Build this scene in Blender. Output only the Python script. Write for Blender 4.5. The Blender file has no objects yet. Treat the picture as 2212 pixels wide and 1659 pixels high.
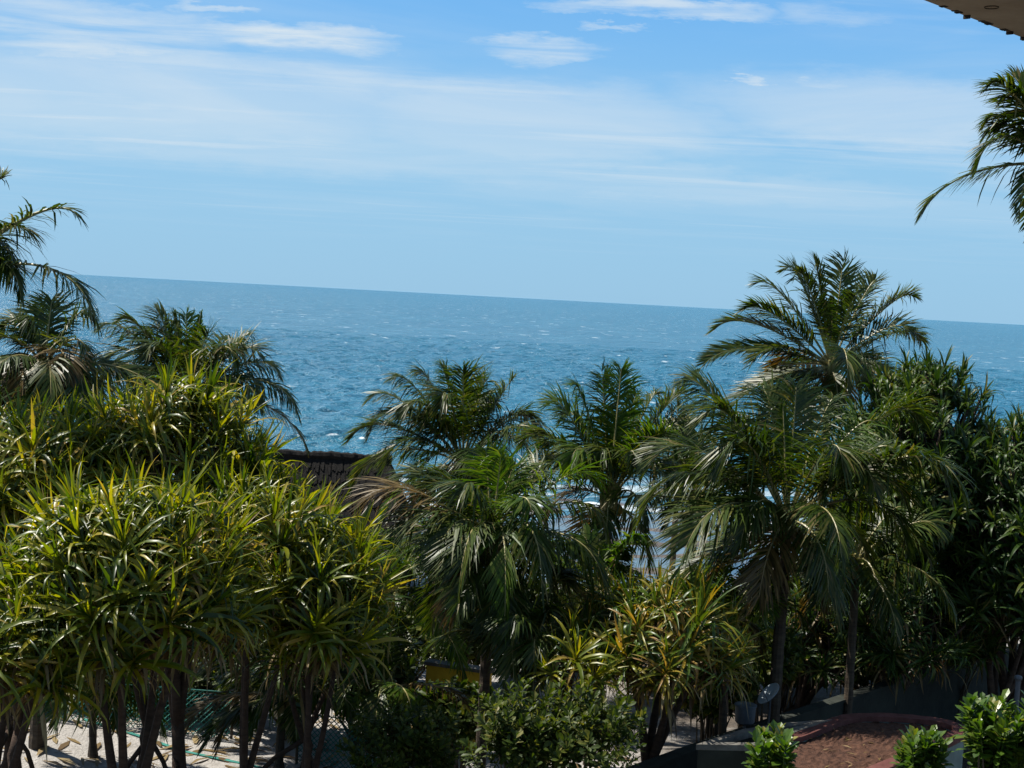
import bpy, math, random
import numpy as np
from mathutils import Vector, Matrix
R = math.radians
random.seed(7); rng = np.random.default_rng(7)
scene = bpy.context.scene
C = scene.collection

# ------------------------------------------------------------------ camera
CAMH = 9.5
F = 3039.0                      # focal length in pixels of a 2212 px wide frame
PITCH, ROLL = R(3.52), R(3.05)
CM = Matrix.Rotation(R(90) - PITCH, 3, 'X') @ Matrix.Rotation(ROLL, 3, 'Z')
cam_d = bpy.data.cameras.new('camera'); cam = bpy.data.objects.new('camera', cam_d); C.objects.link(cam)
cam.matrix_world = Matrix.Translation((0, 0, CAMH)) @ CM.to_4x4()
cam_d.sensor_width = 36; cam_d.lens = 36 * F / 2212
cam_d.clip_start = 0.05; cam_d.clip_end = 60000
scene.camera = cam

def ray(x, y): return CM @ Vector(((x - 1106) / F, (829.5 - y) / F, -1))
def at(x, y, D):
    d = ray(x, y); return Vector((0, 0, CAMH)) + d * (D / d.y)
def on(x, y, z):
    d = ray(x, y); return Vector((0, 0, CAMH)) + d * ((z - CAMH) / d.z)

# ------------------------------------------------------------------ light
SUN_AZ, SUN_EL = R(-66), R(57)
SKY_STR = 0.060
world = bpy.data.worlds.new('World'); scene.world = world; world.use_nodes = True
sun_d = bpy.data.lights.new('sun', 'SUN'); sun_d.energy = 5.0; sun_d.angle = R(0.53); sun_d.color = (1, 0.95, 0.86)
sun = bpy.data.objects.new('sun', sun_d); C.objects.link(sun)
sdir = Vector((math.sin(SUN_AZ) * math.cos(SUN_EL), math.cos(SUN_AZ) * math.cos(SUN_EL), math.sin(SUN_EL)))
sun.rotation_euler = sdir.to_track_quat('Z', 'Y').to_euler(); sun.location = (0, 0, 60)
vs = scene.view_settings
vs.view_transform = 'Standard'; vs.look = 'None'; vs.exposure = 0.737; vs.gamma = 1.0; vs.use_curve_mapping = False
world.cycles.sampling_method = 'MANUAL'; world.cycles.sample_map_resolution = 512
scene.cycles.use_denoising = True
scene.cycles.max_bounces = 4; scene.cycles.diffuse_bounces = 1; scene.cycles.glossy_bounces = 2
scene.cycles.transmission_bounces = 4; scene.cycles.transparent_max_bounces = 8
scene.cycles.caustics_reflective = False; scene.cycles.caustics_refractive = False

class NT:
    """small helper for building node trees"""
    def __init__(s, tree): s.t = tree; s.n = tree.nodes; s.l = tree.links
    def node(s, kind, **kw):
        n = s.n.new(kind)
        for k, v in kw.items():
            if k in n.inputs: s.put(n.inputs[k], v)
            else: setattr(n, k, v)
        return n
    def put(s, sock, v):
        if isinstance(v, bpy.types.NodeSocket): s.l.new(v, sock)
        else: sock.default_value = v
    def m(s, op, a, b=None, c=None, clamp=False):
        n = s.n.new('ShaderNodeMath'); n.operation = op; n.use_clamp = clamp
        for i, v in enumerate((a, b, c)):
            if v is not None: s.put(n.inputs[i], v)
        return n.outputs[0]
    def noise(s, vec, scale, detail=3, rough=0.5, dist=0.0):
        n = s.n.new('ShaderNodeTexNoise')
        if vec is not None: s.put(n.inputs['Vector'], vec)
        n.inputs['Scale'].default_value = scale; n.inputs['Detail'].default_value = detail
        n.inputs['Roughness'].default_value = rough; n.inputs['Distortion'].default_value = dist
        return n.outputs['Fac']
    def ramp(s, fac, stops, interp='LINEAR'):
        n = s.n.new('ShaderNodeValToRGB'); n.color_ramp.interpolation = interp
        e = n.color_ramp.elements
        while len(e) < len(stops): e.new(0.5)
        for i, (p, c) in enumerate(stops):
            e[i].position = p; e[i].color = (*c, 1) if len(c) == 3 else c
        s.put(n.inputs[0], fac); return n.outputs[0]
    def step(s, v, lo, hi):
        n = s.n.new('ShaderNodeMapRange'); n.interpolation_type = 'SMOOTHSTEP'
        s.put(n.inputs[0], v); n.inputs[1].default_value = lo; n.inputs[2].default_value = hi
        return n.outputs[0]
    def mix(s, f, a, b):
        n = s.n.new('ShaderNodeMix'); n.data_type = 'RGBA'
        s.put(n.inputs[0], f)
        for i, v in ((6, a), (7, b)):
            if isinstance(v, tuple) and len(v) == 3: v = (*v, 1)
            s.put(n.inputs[i], v)
        return n.outputs[2]
    def xyz(s, x, y, z):
        n = s.n.new('ShaderNodeCombineXYZ')
        for i, v in enumerate((x, y, z)): s.put(n.inputs[i], v)
        return n.outputs[0]

# ---- sky
w = NT(world.node_tree); w.n.clear()
sky = w.n.new('ShaderNodeTexSky'); sky.sky_type = 'NISHITA'; sky.sun_disc = False
sky.sun_elevation = SUN_EL; sky.sun_rotation = SUN_AZ
sky.altitude = 0; sky.air_density = 1.0; sky.dust_density = 0.25; sky.ozone_density = 3.0
tc = w.n.new('ShaderNodeTexCoord'); sp = w.n.new('ShaderNodeSeparateXYZ'); w.l.new(tc.outputs['Generated'], sp.inputs[0])
dx, dy, dz = sp.outputs
zz = w.m('MAXIMUM', dz, 0.015)
px_, py_ = w.m('DIVIDE', dx, zz), w.m('DIVIDE', dy, zz)
# thin high veil and streaks on a flat cloud deck, the same all round the sky
deck = w.xyz(w.m('MULTIPLY', px_, 0.40), w.m('MULTIPLY', py_, 0.42), 3.1)
veil = w.step(w.noise(deck, 0.75, 6, 0.58, 0.6), 0.40, 0.64)
wisp = w.noise(w.xyz(w.m('MULTIPLY', px_, 0.55), w.m('MULTIPLY', py_, 1.3), 7.7), 1.6, 8, 0.62, 0.5)
streak = w.noise(w.xyz(w.m('MULTIPLY', px_, 0.25), w.m('MULTIPLY', py_, 1.0), 1.7), 1.1, 7, 0.6, 0.2)
streak = w.m('MULTIPLY', w.step(streak, 0.53, 0.70), 0.30)
# brighter cloud banks seen over the sea (direction on the sky: u = x/y, v = z/y)
yy = w.m('MAXIMUM', dy, 0.02)
su, sv = w.m('DIVIDE', dx, yy), w.m('DIVIDE', dz, yy)
# ragged edges: warp the directions
nu = w.noise(w.xyz(w.m('MULTIPLY', su, 14), w.m('MULTIPLY', sv, 60), 0.3), 1.0, 6, 0.65)
sv2 = w.m('ADD', sv, w.m('MULTIPLY', w.m('SUBTRACT', nu, 0.5), 0.035))
su2 = w.m('ADD', su, w.m('MULTIPLY', w.m('SUBTRACT', w.noise(w.xyz(w.m('MULTIPLY', su, 20), w.m('MULTIPLY', sv, 70), 5.3), 1.0, 5, 0.6), 0.5), 0.10))
total = None
for (cx, cy, rx, ry, st) in [(640, 78, 260, 34, .85), (230, 60, 330, 60, .62), (60, 30, 240, 55, .5), (1180, 105, 150, 32, .62),
                             (1430, 16, 280, 24, .75), (1600, 178, 50, 16, .75), (1330, 58, 70, 9, .4), (1830, 35, 150, 26, .35),
                             (200, 100, 300, 22, .45), (450, 12, 120, 12, .45), (1760, 182, 60, 12, .35)]:
    d = ray(cx, cy); cu, cv = d.x / d.y, d.z / d.y
    a = w.m('DIVIDE', w.m('SUBTRACT', su2, cu), rx / F); b = w.m('DIVIDE', w.m('SUBTRACT', sv2, cv), ry / F)
    r2 = w.m('ADD', w.m('MULTIPLY', a, a), w.m('MULTIPLY', b, b))
    g = w.m('MULTIPLY', w.m('SUBTRACT', 1.0, r2, clamp=True), st)
    total = g if total is None else w.m('MAXIMUM', total, g)
soft = None
for (cx, cy, rx, ry, st) in [(250, 215, 900, 130, .42), (1150, 265, 560, 110, .40), (1900, 235, 520, 95, .36), (800, 330, 700, 70, .25), (1500, 400, 600, 45, .22)]:
    d = ray(cx, cy); cu, cv = d.x / d.y, d.z / d.y
    a = w.m('DIVIDE', w.m('SUBTRACT', su2, cu), rx / F); b = w.m('DIVIDE', w.m('SUBTRACT', sv2, cv), ry / F)
    r2 = w.m('ADD', w.m('MULTIPLY', a, a), w.m('MULTIPLY', b, b))
    g = w.m('MULTIPLY', w.step(w.m('SUBTRACT', 1.0, r2), 0.0, 0.9), st)
    soft = g if soft is None else w.m('MAXIMUM', soft, g)
bank = w.m('ADD', w.m('MULTIPLY', w.m('MULTIPLY', total, 1.15), w.step(wisp, 0.25, 0.58)), soft)
cloud = w.m('ADD', w.m('MULTIPLY', veil, 0.22), w.m('ADD', bank, streak), clamp=True)
cloud = w.m('MULTIPLY', cloud, w.step(dz, 0.02, 0.10))
# humid tropical air over the sea: the low sky is a pale, even blue
low = w.ramp(w.m('MULTIPLY', w.m('MAXIMUM', dz, 0.0), 2.0), [(0.0, (3.0, 5.65, 8.05)), (0.2, (3.1, 5.95, 8.6)), (0.40, (1.75, 4.9, 9.2)), (1.0, (1.2, 4.0, 8.6))])
lowf = w.m('SUBTRACT', 0.92, w.m('MULTIPLY', w.step(dz, 0.12, 0.65), 0.92))
col = w.mix(cloud, w.mix(lowf, sky.outputs[0], low), (6.7, 7.8, 8.7))
bg = w.n.new('ShaderNodeBackground'); bg.inputs[1].default_value = SKY_STR; w.l.new(col, bg.inputs[0])
wo = w.n.new('ShaderNodeOutputWorld'); w.l.new(bg.outputs[0], wo.inputs[0])

# ------------------------------------------------------------------ materials
def material(name):
    m = bpy.data.materials.new(name); m.use_nodes = True
    t = NT(m.node_tree); return m, t, m.node_tree.nodes['Principled BSDF']
def rnd_value(t):
    """random per separate object and per loose leaf"""
    oi = t.n.new('ShaderNodeObjectInfo'); ge = t.n.new('ShaderNodeNewGeometry')
    return t.m('FRACT', t.m('ADD', t.m('MULTIPLY', oi.outputs['Random'], 7.3), ge.outputs['Random Per Island']))
def leaf_mat(name, stops, rough=0.4, trans=0.4, tcol=(1.5, 1.6, 0.6), spec=0.5, nscale=9.0, gain=0.74):
    m, t, b = material(name)
    v = rnd_value(t)
    geo = t.n.new('ShaderNodeNewGeometry')
    n = t.noise(geo.outputs['Position'], nscale, 3, 0.6)
    n2 = t.noise(geo.outputs['Position'], 0.7, 2, 0.5)
    f = t.m('ADD', v, t.m('MULTIPLY', t.m('SUBTRACT', n, 0.5), 0.35))
    f = t.m('ADD', f, t.m('MULTIPLY', t.m('SUBTRACT', n2, 0.5), 0.5), clamp=True)
    c = t.ramp(f, [(p_, tuple(k * gain for k in c_)) for p_, c_ in stops])
    t.l.new(c, b.inputs['Base Color']); b.inputs['Roughness'].default_value = rough
    b.inputs['Specular IOR Level'].default_value = spec
    tr = t.n.new('ShaderNodeBsdfTranslucent')
    mx = t.n.new('ShaderNodeMix'); mx.data_type = 'RGBA'; mx.blend_type = 'MULTIPLY'; mx.inputs[0].default_value = 1
    t.l.new(c, mx.inputs[6]); mx.inputs[7].default_value = (*tcol, 1)
    t.l.new(mx.outputs[2], tr.inputs[0])
    ms = t.n.new('ShaderNodeMixShader'); ms.inputs[0].default_value = trans
    t.l.new(b.outputs[0], ms.inputs[1]); t.l.new(tr.outputs[0], ms.inputs[2])
    t.l.new(ms.outputs[0], m.node_tree.nodes['Material Output'].inputs[0])
    return m
def solid_mat(name, c1, c2, scale=4, rough=0.8, bump=0.0, bscale=30, spec=0.3, stretch=None):
    m, t, b = material(name)
    geo = t.n.new('ShaderNodeNewGeometry'); pos = geo.outputs['Position']
    if stretch:
        mp = t.n.new('ShaderNodeMapping'); mp.inputs['Scale'].default_value = stretch; t.l.new(pos, mp.inputs[0]); pos = mp.outputs[0]
    n = t.noise(pos, scale, 6, 0.65)
    t.l.new(t.ramp(n, [(0.3, c1), (0.7, c2)]), b.inputs['Base Color'])
    b.inputs['Roughness'].default_value = rough; b.inputs['Specular IOR Level'].default_value = spec
    if bump:
        bp = t.n.new('ShaderNodeBump'); bp.inputs['Strength'].default_value = bump; bp.inputs['Distance'].default_value = 0.05
        t.l.new(t.noise(pos, bscale, 5, 0.6), bp.inputs['Height']); t.l.new(bp.outputs[0], b.inputs['Normal'])
    return m

M = {}
M['palm'] = leaf_mat('palm_leaflet', [(0.0, (.022, .046, .007)), (0.4, (.048, .088, .009)), (0.75, (.085, .125, .014)), (0.95, (.15, .15, .03)), (1.0, (.26, .21, .08))], 0.42, 0.34, (1.45, 1.5, .3), 0.36, gain=.66)
M['palm_young'] = leaf_mat('palm_leaflet_young', [(0.0, (.04, .09, .008)), (0.6, (.08, .155, .012)), (1.0, (.15, .18, .03))], 0.46, 0.42, (1.4, 1.5, .3), 0.3, gain=.72)
M['palm_old'] = leaf_mat('palm_leaflet_ageing', [(0.0, (.06, .05, .014)), (0.5, (.14, .09, .02)), (1.0, (.24, .17, .06))], 0.45, 0.35, (1.5, 1.2, .5), 0.45)
M['midrib'] = solid_mat('palm_midrib', (.16, .15, .05), (.34, .29, .13), 6, 0.4)
M['midrib_old'] = solid_mat('palm_midrib_ageing', (.22, .15, .06), (.34, .26, .13), 6, 0.5)
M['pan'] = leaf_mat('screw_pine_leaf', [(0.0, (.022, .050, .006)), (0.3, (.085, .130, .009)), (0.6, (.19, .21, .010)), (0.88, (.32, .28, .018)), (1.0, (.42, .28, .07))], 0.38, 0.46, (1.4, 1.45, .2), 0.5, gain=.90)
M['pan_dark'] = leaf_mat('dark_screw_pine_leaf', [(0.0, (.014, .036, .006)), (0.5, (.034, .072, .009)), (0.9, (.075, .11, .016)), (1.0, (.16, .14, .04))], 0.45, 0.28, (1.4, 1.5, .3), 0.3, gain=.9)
M['pan_gold'] = leaf_mat('golden_screw_pine_leaf', [(0.0, (.03, .07, .008)), (0.4, (.08, .13, .011)), (0.68, (.19, .18, .018)), (0.9, (.30, .20, .03)), (1.0, (.36, .22, .08))], 0.38, 0.36, (1.4, 1.3, .3), 0.45, gain=.95)
M['pan_dry'] = leaf_mat('dry_screw_pine_leaf', [(0.0, (.10, .055, .02)), (0.5, (.24, .16, .055)), (1.0, (.42, .32, .16))], 0.5, 0.25, (1.2, 1.0, .5), 0.4)
M['shrub'] = leaf_mat('shrub_leaf', [(0.0, (.024, .045, .008)), (0.5, (.055, .088, .012)), (0.85, (.11, .14, .02)), (1.0, (.24, .22, .06))], 0.5, 0.34, (1.4, 1.5, .3), 0.25, 20)
M['shrub_light'] = leaf_mat('bright_shrub_leaf', [(0.0, (.045, .10, .012)), (0.5, (.085, .16, .018)), (0.9, (.15, .21, .03)), (1.0, (.30, .27, .05))], 0.33, 0.36, (1.4, 1.6, .35), 0.5, 20)
M['bark'] = solid_mat('screw_pine_bark', (.03, .018, .012), (.085, .052, .034), 5, 0.85, 0.6, 25, stretch=(1, 1, 3))
M['palm_bark'] = solid_mat('palm_bark', (.035, .025, .018), (.10, .075, .05), 4, 0.85, 0.5, 18, stretch=(.6, .6, 4))
M['twig'] = solid_mat('twig_bark', (.05, .04, .025), (.12, .09, .06), 8, 0.8)
M['thatch'] = solid_mat('shade_toned_weathered_thatch', (.004, .0034, .003), (.011, .0088, .0072), 7, 0.95, 0.8, 40, stretch=(2, .6, .6))  # weathered thatch taken to near black, the roof's shade painted into it
M['post_wood'] = solid_mat('post_wood', (.06, .045, .03), (.13, .095, .065), 5, 0.85, 0.3, 20)
M['wall'] = solid_mat('shade_toned_painted_render', (.010, .012, .010), (.032, .038, .030), 1.6, 0.85, 0.25, 12)  # garden walls: their shade is put into the dark paint colour
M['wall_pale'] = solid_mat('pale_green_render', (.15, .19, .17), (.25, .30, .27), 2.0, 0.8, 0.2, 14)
M['red_rim'] = solid_mat('red_painted_coping', (.065, .02, .016), (.15, .055, .045), 5, 0.7, 0.3, 24)
M['cement'] = solid_mat('cement_coping', (.06, .055, .05), (.16, .15, .13), 5, 0.8, 0.3, 24)
M['yellow'] = solid_mat('yellow_paint', (.52, .32, .02), (.68, .46, .04), 3, 0.55, 0.15, 10)
M['dish'] = solid_mat('grey_dish_paint', (.22, .27, .31), (.30, .35, .39), 3, 0.45)
M['metal'] = solid_mat('grey_metal', (.05, .06, .07), (.11, .125, .14), 4, 0.45)
M['white'] = solid_mat('white_enamel', (.72, .74, .76), (.82, .83, .84), 4, 0.35)
M['net'] = solid_mat('teal_net', (.015, .12, .10), (.04, .22, .18), 3, 0.7)
M['soffit'] = solid_mat('soffit_plaster', (.24, .20, .155), (.42, .36, .29), 2.5, 0.85, 0.3, 10)
M['soffit_edge'] = solid_mat('mossy_drip_edge', (.02, .017, .013), (.05, .04, .03), 12, 0.95, 0.5, 30)
M['coconut'] = solid_mat('coconut_husk', (.18, .12, .02), (.32, .20, .03), 6, 0.5)

# ------------------------------------------------------------------ mesh helpers
class MB:
    def __init__(s): s.v = []; s.f = []
    def add(s, vs, fs):
        o = len(s.v); s.v.extend([tuple(p) for p in vs]); s.f.extend([tuple(i + o for i in f) for f in fs])
    def box(s, c, size, rot=None):
        c = Vector(c); hx, hy, hz = (k / 2 for k in size)
        P = [Vector((sx * hx, sy * hy, sz * hz)) for sz in (-1, 1) for sx, sy in ((-1, -1), (1, -1), (1, 1), (-1, 1))]
        if rot is not None: P = [rot @ p for p in P]
        s.add([c + p for p in P], [(3, 2, 1, 0), (4, 5, 6, 7), (0, 1, 5, 4), (1, 2, 6, 5), (2, 3, 7, 6), (3, 0, 4, 7)])
    def tube(s, pts, radii, n=8, cap=True, wob=0.0):
        pts = [Vector(p) for p in pts]; rings = []
        for i, p in enumerate(pts):
            t = (pts[min(i + 1, len(pts) - 1)] - pts[max(i - 1, 0)]).normalized()
            a = Vector((0, 1, 0)) if abs(t.y) < 0.8 else Vector((1, 0, 0))
            u = t.cross(a).normalized(); v = t.cross(u)
            r = radii[i] if hasattr(radii, '__len__') else radii
            rings.append([p + (u * math.cos(k * 2 * math.pi / n) + v * math.sin(k * 2 * math.pi / n)) * r * (1 + random.uniform(-wob, wob)) for k in range(n)])
        o = [q for rg in rings for q in rg]; fs = []
        for i in range(len(pts) - 1):
            for k in range(n):
                fs.append((i * n + k, i * n + (k + 1) % n, (i + 1) * n + (k + 1) % n, (i + 1) * n + k))
        if cap: fs += [tuple(range(n - 1, -1, -1)), tuple((len(pts) - 1) * n + k for k in range(n))]
        s.add(o, fs)
    def mesh(s, name, mat, smooth=False):
        me = bpy.data.meshes.new(name); me.from_pydata(s.v, [], s.f); me.update()
        me.materials.append(mat)
        if smooth: me.polygons.foreach_set('use_smooth', [True] * len(me.polygons))
        return me
    def build(s, name, mat, parent=None, smooth=False):
        return link(name, s.mesh(name, mat, smooth), parent)
def link(name, data, parent=None, mtx=None):
    o = bpy.data.objects.new(name, data); C.objects.link(o)
    if parent is not None: o.parent = parent; 
    if mtx is not None: o.matrix_basis = mtx
    return o
def tag(o, label, cat, group=None, kind=None):
    if label: o['label'] = label
    if cat: o['category'] = cat
    if group: o['group'] = group
    if kind: o['kind'] = kind
    return o
def thing(name, loc, label, cat, group=None):
    e = bpy.data.objects.new(name, None); C.objects.link(e); e.location = loc; e.empty_display_size = 0.3
    return tag(e, label, cat, group)
def sub(p, root): return Vector(p) - Vector(root.location)
def bez(a, c, b, t): return a * (1 - t) ** 2 + c * 2 * t * (1 - t) + b * t * t
UP = Vector((0, 0, 1))

# ------------------------------------------------------------------ ground, sea
def ground_z(x, y):
    sx = 0.10 * math.sin(x * 0.31 + y * 0.17) + 0.06 * math.sin(x * 0.83 - y * 0.55)
    k = min(1, max(0, (y - 40) / 33)); k = k * k * (3 - 2 * k)
    return sx * (1 - 0.6 * k) - 0.82 * k - max(0, y - 72) * 0.05
SEA_Z = -0.78
def build_ground():
    xs = np.concatenate([np.linspace(-400, -45, 14), np.linspace(-40, 40, 161), np.linspace(45, 400, 14)])
    ys = np.concatenate([np.linspace(-60, 8, 12), np.linspace(9, 90, 163), [110, 160]])
    v = []; f = []
    for y in ys:
        for x in xs:
            z = ground_z(x, y) + (random.uniform(-.02, .02) if 8 < y < 70 else 0)
            v.append((x, y, max(z, -9)))
    nx = len(xs)
    for j in range(len(ys) - 1):
        for i in range(nx - 1): f.append((j * nx + i, j * nx + i + 1, (j + 1) * nx + i + 1, (j + 1) * nx + i))
    m, t, b = material('beach_sand')
    geo = t.n.new('ShaderNodeNewGeometry'); pos = geo.outputs['Position']
    n1 = t.noise(pos, 0.35, 5, 0.6); n2 = t.noise(pos, 3.5, 6, 0.7); n3 = t.noise(pos, 0.9, 4, 0.6)
    sand = t.ramp(n2, [(0.25, (.27, .25, .225)), (0.55, (.39, .365, .335)), (0.8, (.48, .455, .425))])
    soil = t.ramp(n2, [(0.3, (.035, .025, .016)), (0.7, (.10, .07, .045))])
    spo = t.n.new('ShaderNodeSeparateXYZ'); t.l.new(pos, spo.inputs[0])
    # bare sand yard in the left middle, leaf-littered soil under the trees elsewhere
    wob = t.m('MULTIPLY', t.m('SUBTRACT', n3, 0.5), 5.0)
    yw = t.m('ADD', spo.outputs[1], wob)
    litter = t.m('MULTIPLY', t.m('MULTIPLY', t.step(n1, 0.32, 0.46), 0.92), t.m('SUBTRACT', 1.0, t.step(yw, 37, 42)))
    yard = t.m('MULTIPLY', t.m('SUBTRACT', 1.0, t.step(t.m('ADD', spo.outputs[0], wob), 2.0, 4.5)), t.step(yw, 24.5, 26.5))
    litter = t.m('MULTIPLY', litter, t.m('SUBTRACT', 1.0, yard))
    c = t.mix(litter, sand, soil)
    wet = t.step(yw, 43, 49)
    flat = t.ramp(n3, [(0.35, (.045, .038, .033)), (0.6, (.12, .10, .085))])
    c = t.mix(wet, c, flat)
    t.l.new(c, b.inputs['Base Color'])
    pool = t.m('MULTIPLY', wet, t.step(t.noise(t.xyz(t.m('MULTIPLY', spo.outputs[0], .16), t.m('MULTIPLY', spo.outputs[1], .5), 1.0), 1.0, 4, 0.55), 0.43, 0.49))
    c = t.mix(pool, c, (.03, .045, .055)); t.l.new(c, b.inputs['Base Color'])
    t.l.new(t.m('SUBTRACT', 0.85, t.m('MULTIPLY', pool, 0.79)), b.inputs['Roughness'])
    bp = t.n.new('ShaderNodeBump'); bp.inputs['Distance'].default_value = 0.10
    t.l.new(t.m('MULTIPLY', t.m('SUBTRACT', 1.0, pool), 0.9), bp.inputs['Strength'])
    t.l.new(t.m('ADD', n2, t.m('MULTIPLY', t.noise(pos, 14, 4, 0.7), 0.5)), bp.inputs['Height']); t.l.new(bp.outputs[0], b.inputs['Normal'])
    me = bpy.data.meshes.new('ground'); me.from_pydata(v, [], f); me.materials.append(m)
    me.polygons.foreach_set('use_smooth', [True] * len(me.polygons))
    o = link('ground', me); tag(o, 'pale sandy ground and wet tidal flat under the palms', None, kind='structure')
build_ground()

def build_sea():
    r = np.concatenate([np.arange(57, 330, 0.48), 330 * np.exp(np.arange(0, 500) * 0.0075), [30000, 50000]])
    a = np.concatenate([np.radians(np.linspace(-70, -27, 16)), np.radians(np.linspace(-26, 26, 300)), np.radians(np.linspace(27, 70, 16))])
    RR, AA = np.meshgrid(r, a, indexing='ij')
    X = RR * np.sin(AA); Y = RR * np.cos(AA)
    Z = np.zeros_like(X); dX = np.zeros_like(X); dY = np.zeros_like(X); steep = np.zeros_like(X)
    g = np.random.default_rng(3)
    cell = np.maximum(np.where(RR < 330, 0.48, RR * 0.0075), RR * 0.0030)
    for i in range(64):
        lam = 1.35 * (4.5 ** (i / 63.0)) * g.uniform(0.9, 1.1)           # 1.5 to 8 m
        th = R(200) + g.normal(0, 0.75)                                   # running towards the beach, slightly across it
        k = 2 * math.pi / lam; kx, ky = math.sin(th) * k, math.cos(th) * k
        amp = 0.0162 * lam ** 0.40 * g.uniform(0.5, 1.3)
        fade = np.clip((lam / cell - 2.0) / 2.5, 0, 1) * np.clip((RR - 50) / 45, 0.25, 1)
        ph = kx * X + ky * Y + g.uniform(0, 6.28)
        Z += amp * fade * np.cos(ph); s = np.sin(ph) * amp * fade * 0.8
        dX -= kx / k * s; dY -= ky / k * s
        steep += amp * k * fade * np.cos(ph)
    X2 = X + dX; Y2 = Y + dY
    nr, na = X.shape
    co = np.stack([X2, Y2, Z + SEA_Z], -1).reshape(-1, 3)
    co[-2 * na:, 2] = SEA_Z
    idx = np.arange(nr * na).reshape(nr, na)
    q = np.stack([idx[:-1, :-1], idx[:-1, 1:], idx[1:, 1:], idx[1:, :-1]], -1).reshape(-1, 4)
    me = bpy.data.meshes.new('sea')
    me.vertices.add(len(co)); me.vertices.foreach_set('co', co.ravel())
    me.loops.add(q.size); me.loops.foreach_set('vertex_index', q.ravel().astype(np.int32))
    me.polygons.add(len(q)); me.polygons.foreach_set('loop_start', np.arange(0, q.size, 4, dtype=np.int32))
    me.update(); me.validate()
    me.polygons.foreach_set('use_smooth', [True] * len(me.polygons))
    at_ = me.attributes.new('crest', 'FLOAT', 'POINT'); at_.data.foreach_set('value', steep.ravel().astype(np.float32))
    m, t, b = material('sea_water')
    geo = t.n.new('ShaderNodeNewGeometry'); pos = geo.outputs['Position']
    an = t.n.new('ShaderNodeAttribute'); an.attribute_name = 'crest'; cr = an.outputs['Fac']
    spo = t.n.new('ShaderNodeSeparateXYZ'); t.l.new(pos, spo.inputs[0])
    xy = t.xyz(t.m('MULTIPLY', spo.outputs[0], 0.55), spo.outputs[1], 0.0)
    big = t.noise(pos, 0.012, 3, 0.5)
    deep = t.mix(big, (.015, .102, .180), (.036, .156, .240))
    shallow = t.m('SUBTRACT', 1.0, t.step(spo.outputs[1], 60, 150))
    c = t.mix(t.m('MULTIPLY', shallow, 0.45), deep, (.03, .125, .165))
    patch = t.m('ADD', t.m('MULTIPLY', t.noise(xy, 0.10, 4, 0.6), .6), t.m('MULTIPLY', t.noise(xy, 0.02, 3, 0.6), .4)); fine = t.noise(xy, 1.1, 5, 0.7)
    foam = t.m('MULTIPLY', t.step(cr, 0.45, 0.80), t.step(patch, 0.46, 0.58))
    foam = t.m('MULTIPLY', foam, t.step(fine, 0.38, 0.60))
    # whitecaps too far away for the mesh waves to carry
    fardist = t.step(spo.outputs[1], 150, 300)
    cap = t.step(t.noise(t.xyz(t.m('MULTIPLY', spo.outputs[0], 0.16), t.m('MULTIPLY', spo.outputs[1], 0.10), 2.0), 1.0, 4, 0.65), 0.63, 0.68)
    foam = t.m('MAXIMUM', foam, t.m('MULTIPLY', t.m('MULTIPLY', cap, fardist), 0.6))
    surf = t.m('MULTIPLY', t.m('SUBTRACT', 1.0, t.step(spo.outputs[1], 71, 86)), t.step(t.noise(t.xyz(t.m('MULTIPLY', spo.outputs[0], .12), spo.outputs[1], 0.0), 0.55, 5, 0.6), 0.48, 0.58))
    foam = t.m('MAXIMUM', foam, t.m('MULTIPLY', surf, 0.8))
    c = t.mix(foam, c, (.72, .78, .80))
    t.l.new(c, b.inputs['Base Color'])
    t.l.new(t.m('ADD', 0.24, t.m('MULTIPLY', foam, 0.6)), b.inputs['Roughness'])
    b.inputs['IOR'].default_value = 1.333; b.inputs['Specular IOR Level'].default_value = 0.28
    h = t.m('ADD', t.m('MULTIPLY', t.noise(xy, 1.3, 4, 0.65), 1.2), t.m('MULTIPLY', t.noise(xy, 0.30, 3, 0.6), 3.4))
    h = t.m('ADD', h, t.m('MULTIPLY', t.noise(xy, 0.085, 2, 0.5), t.m('ADD', 2.0, t.m('MULTIPLY', t.step(spo.outputs[1], 150, 500), 9.0))))
    bp = t.n.new('ShaderNodeBump'); bp.inputs['Strength'].default_value = 1.0; bp.inputs['Distance'].default_value = 0.65
    t.l.new(h, bp.inputs['Height']); t.l.new(bp.outputs[0], b.inputs['Normal'])
    me.materials.append(m)
    o = link('sea', me); tag(o, 'choppy blue sea with small whitecaps', None, kind='structure')
build_sea()

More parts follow.
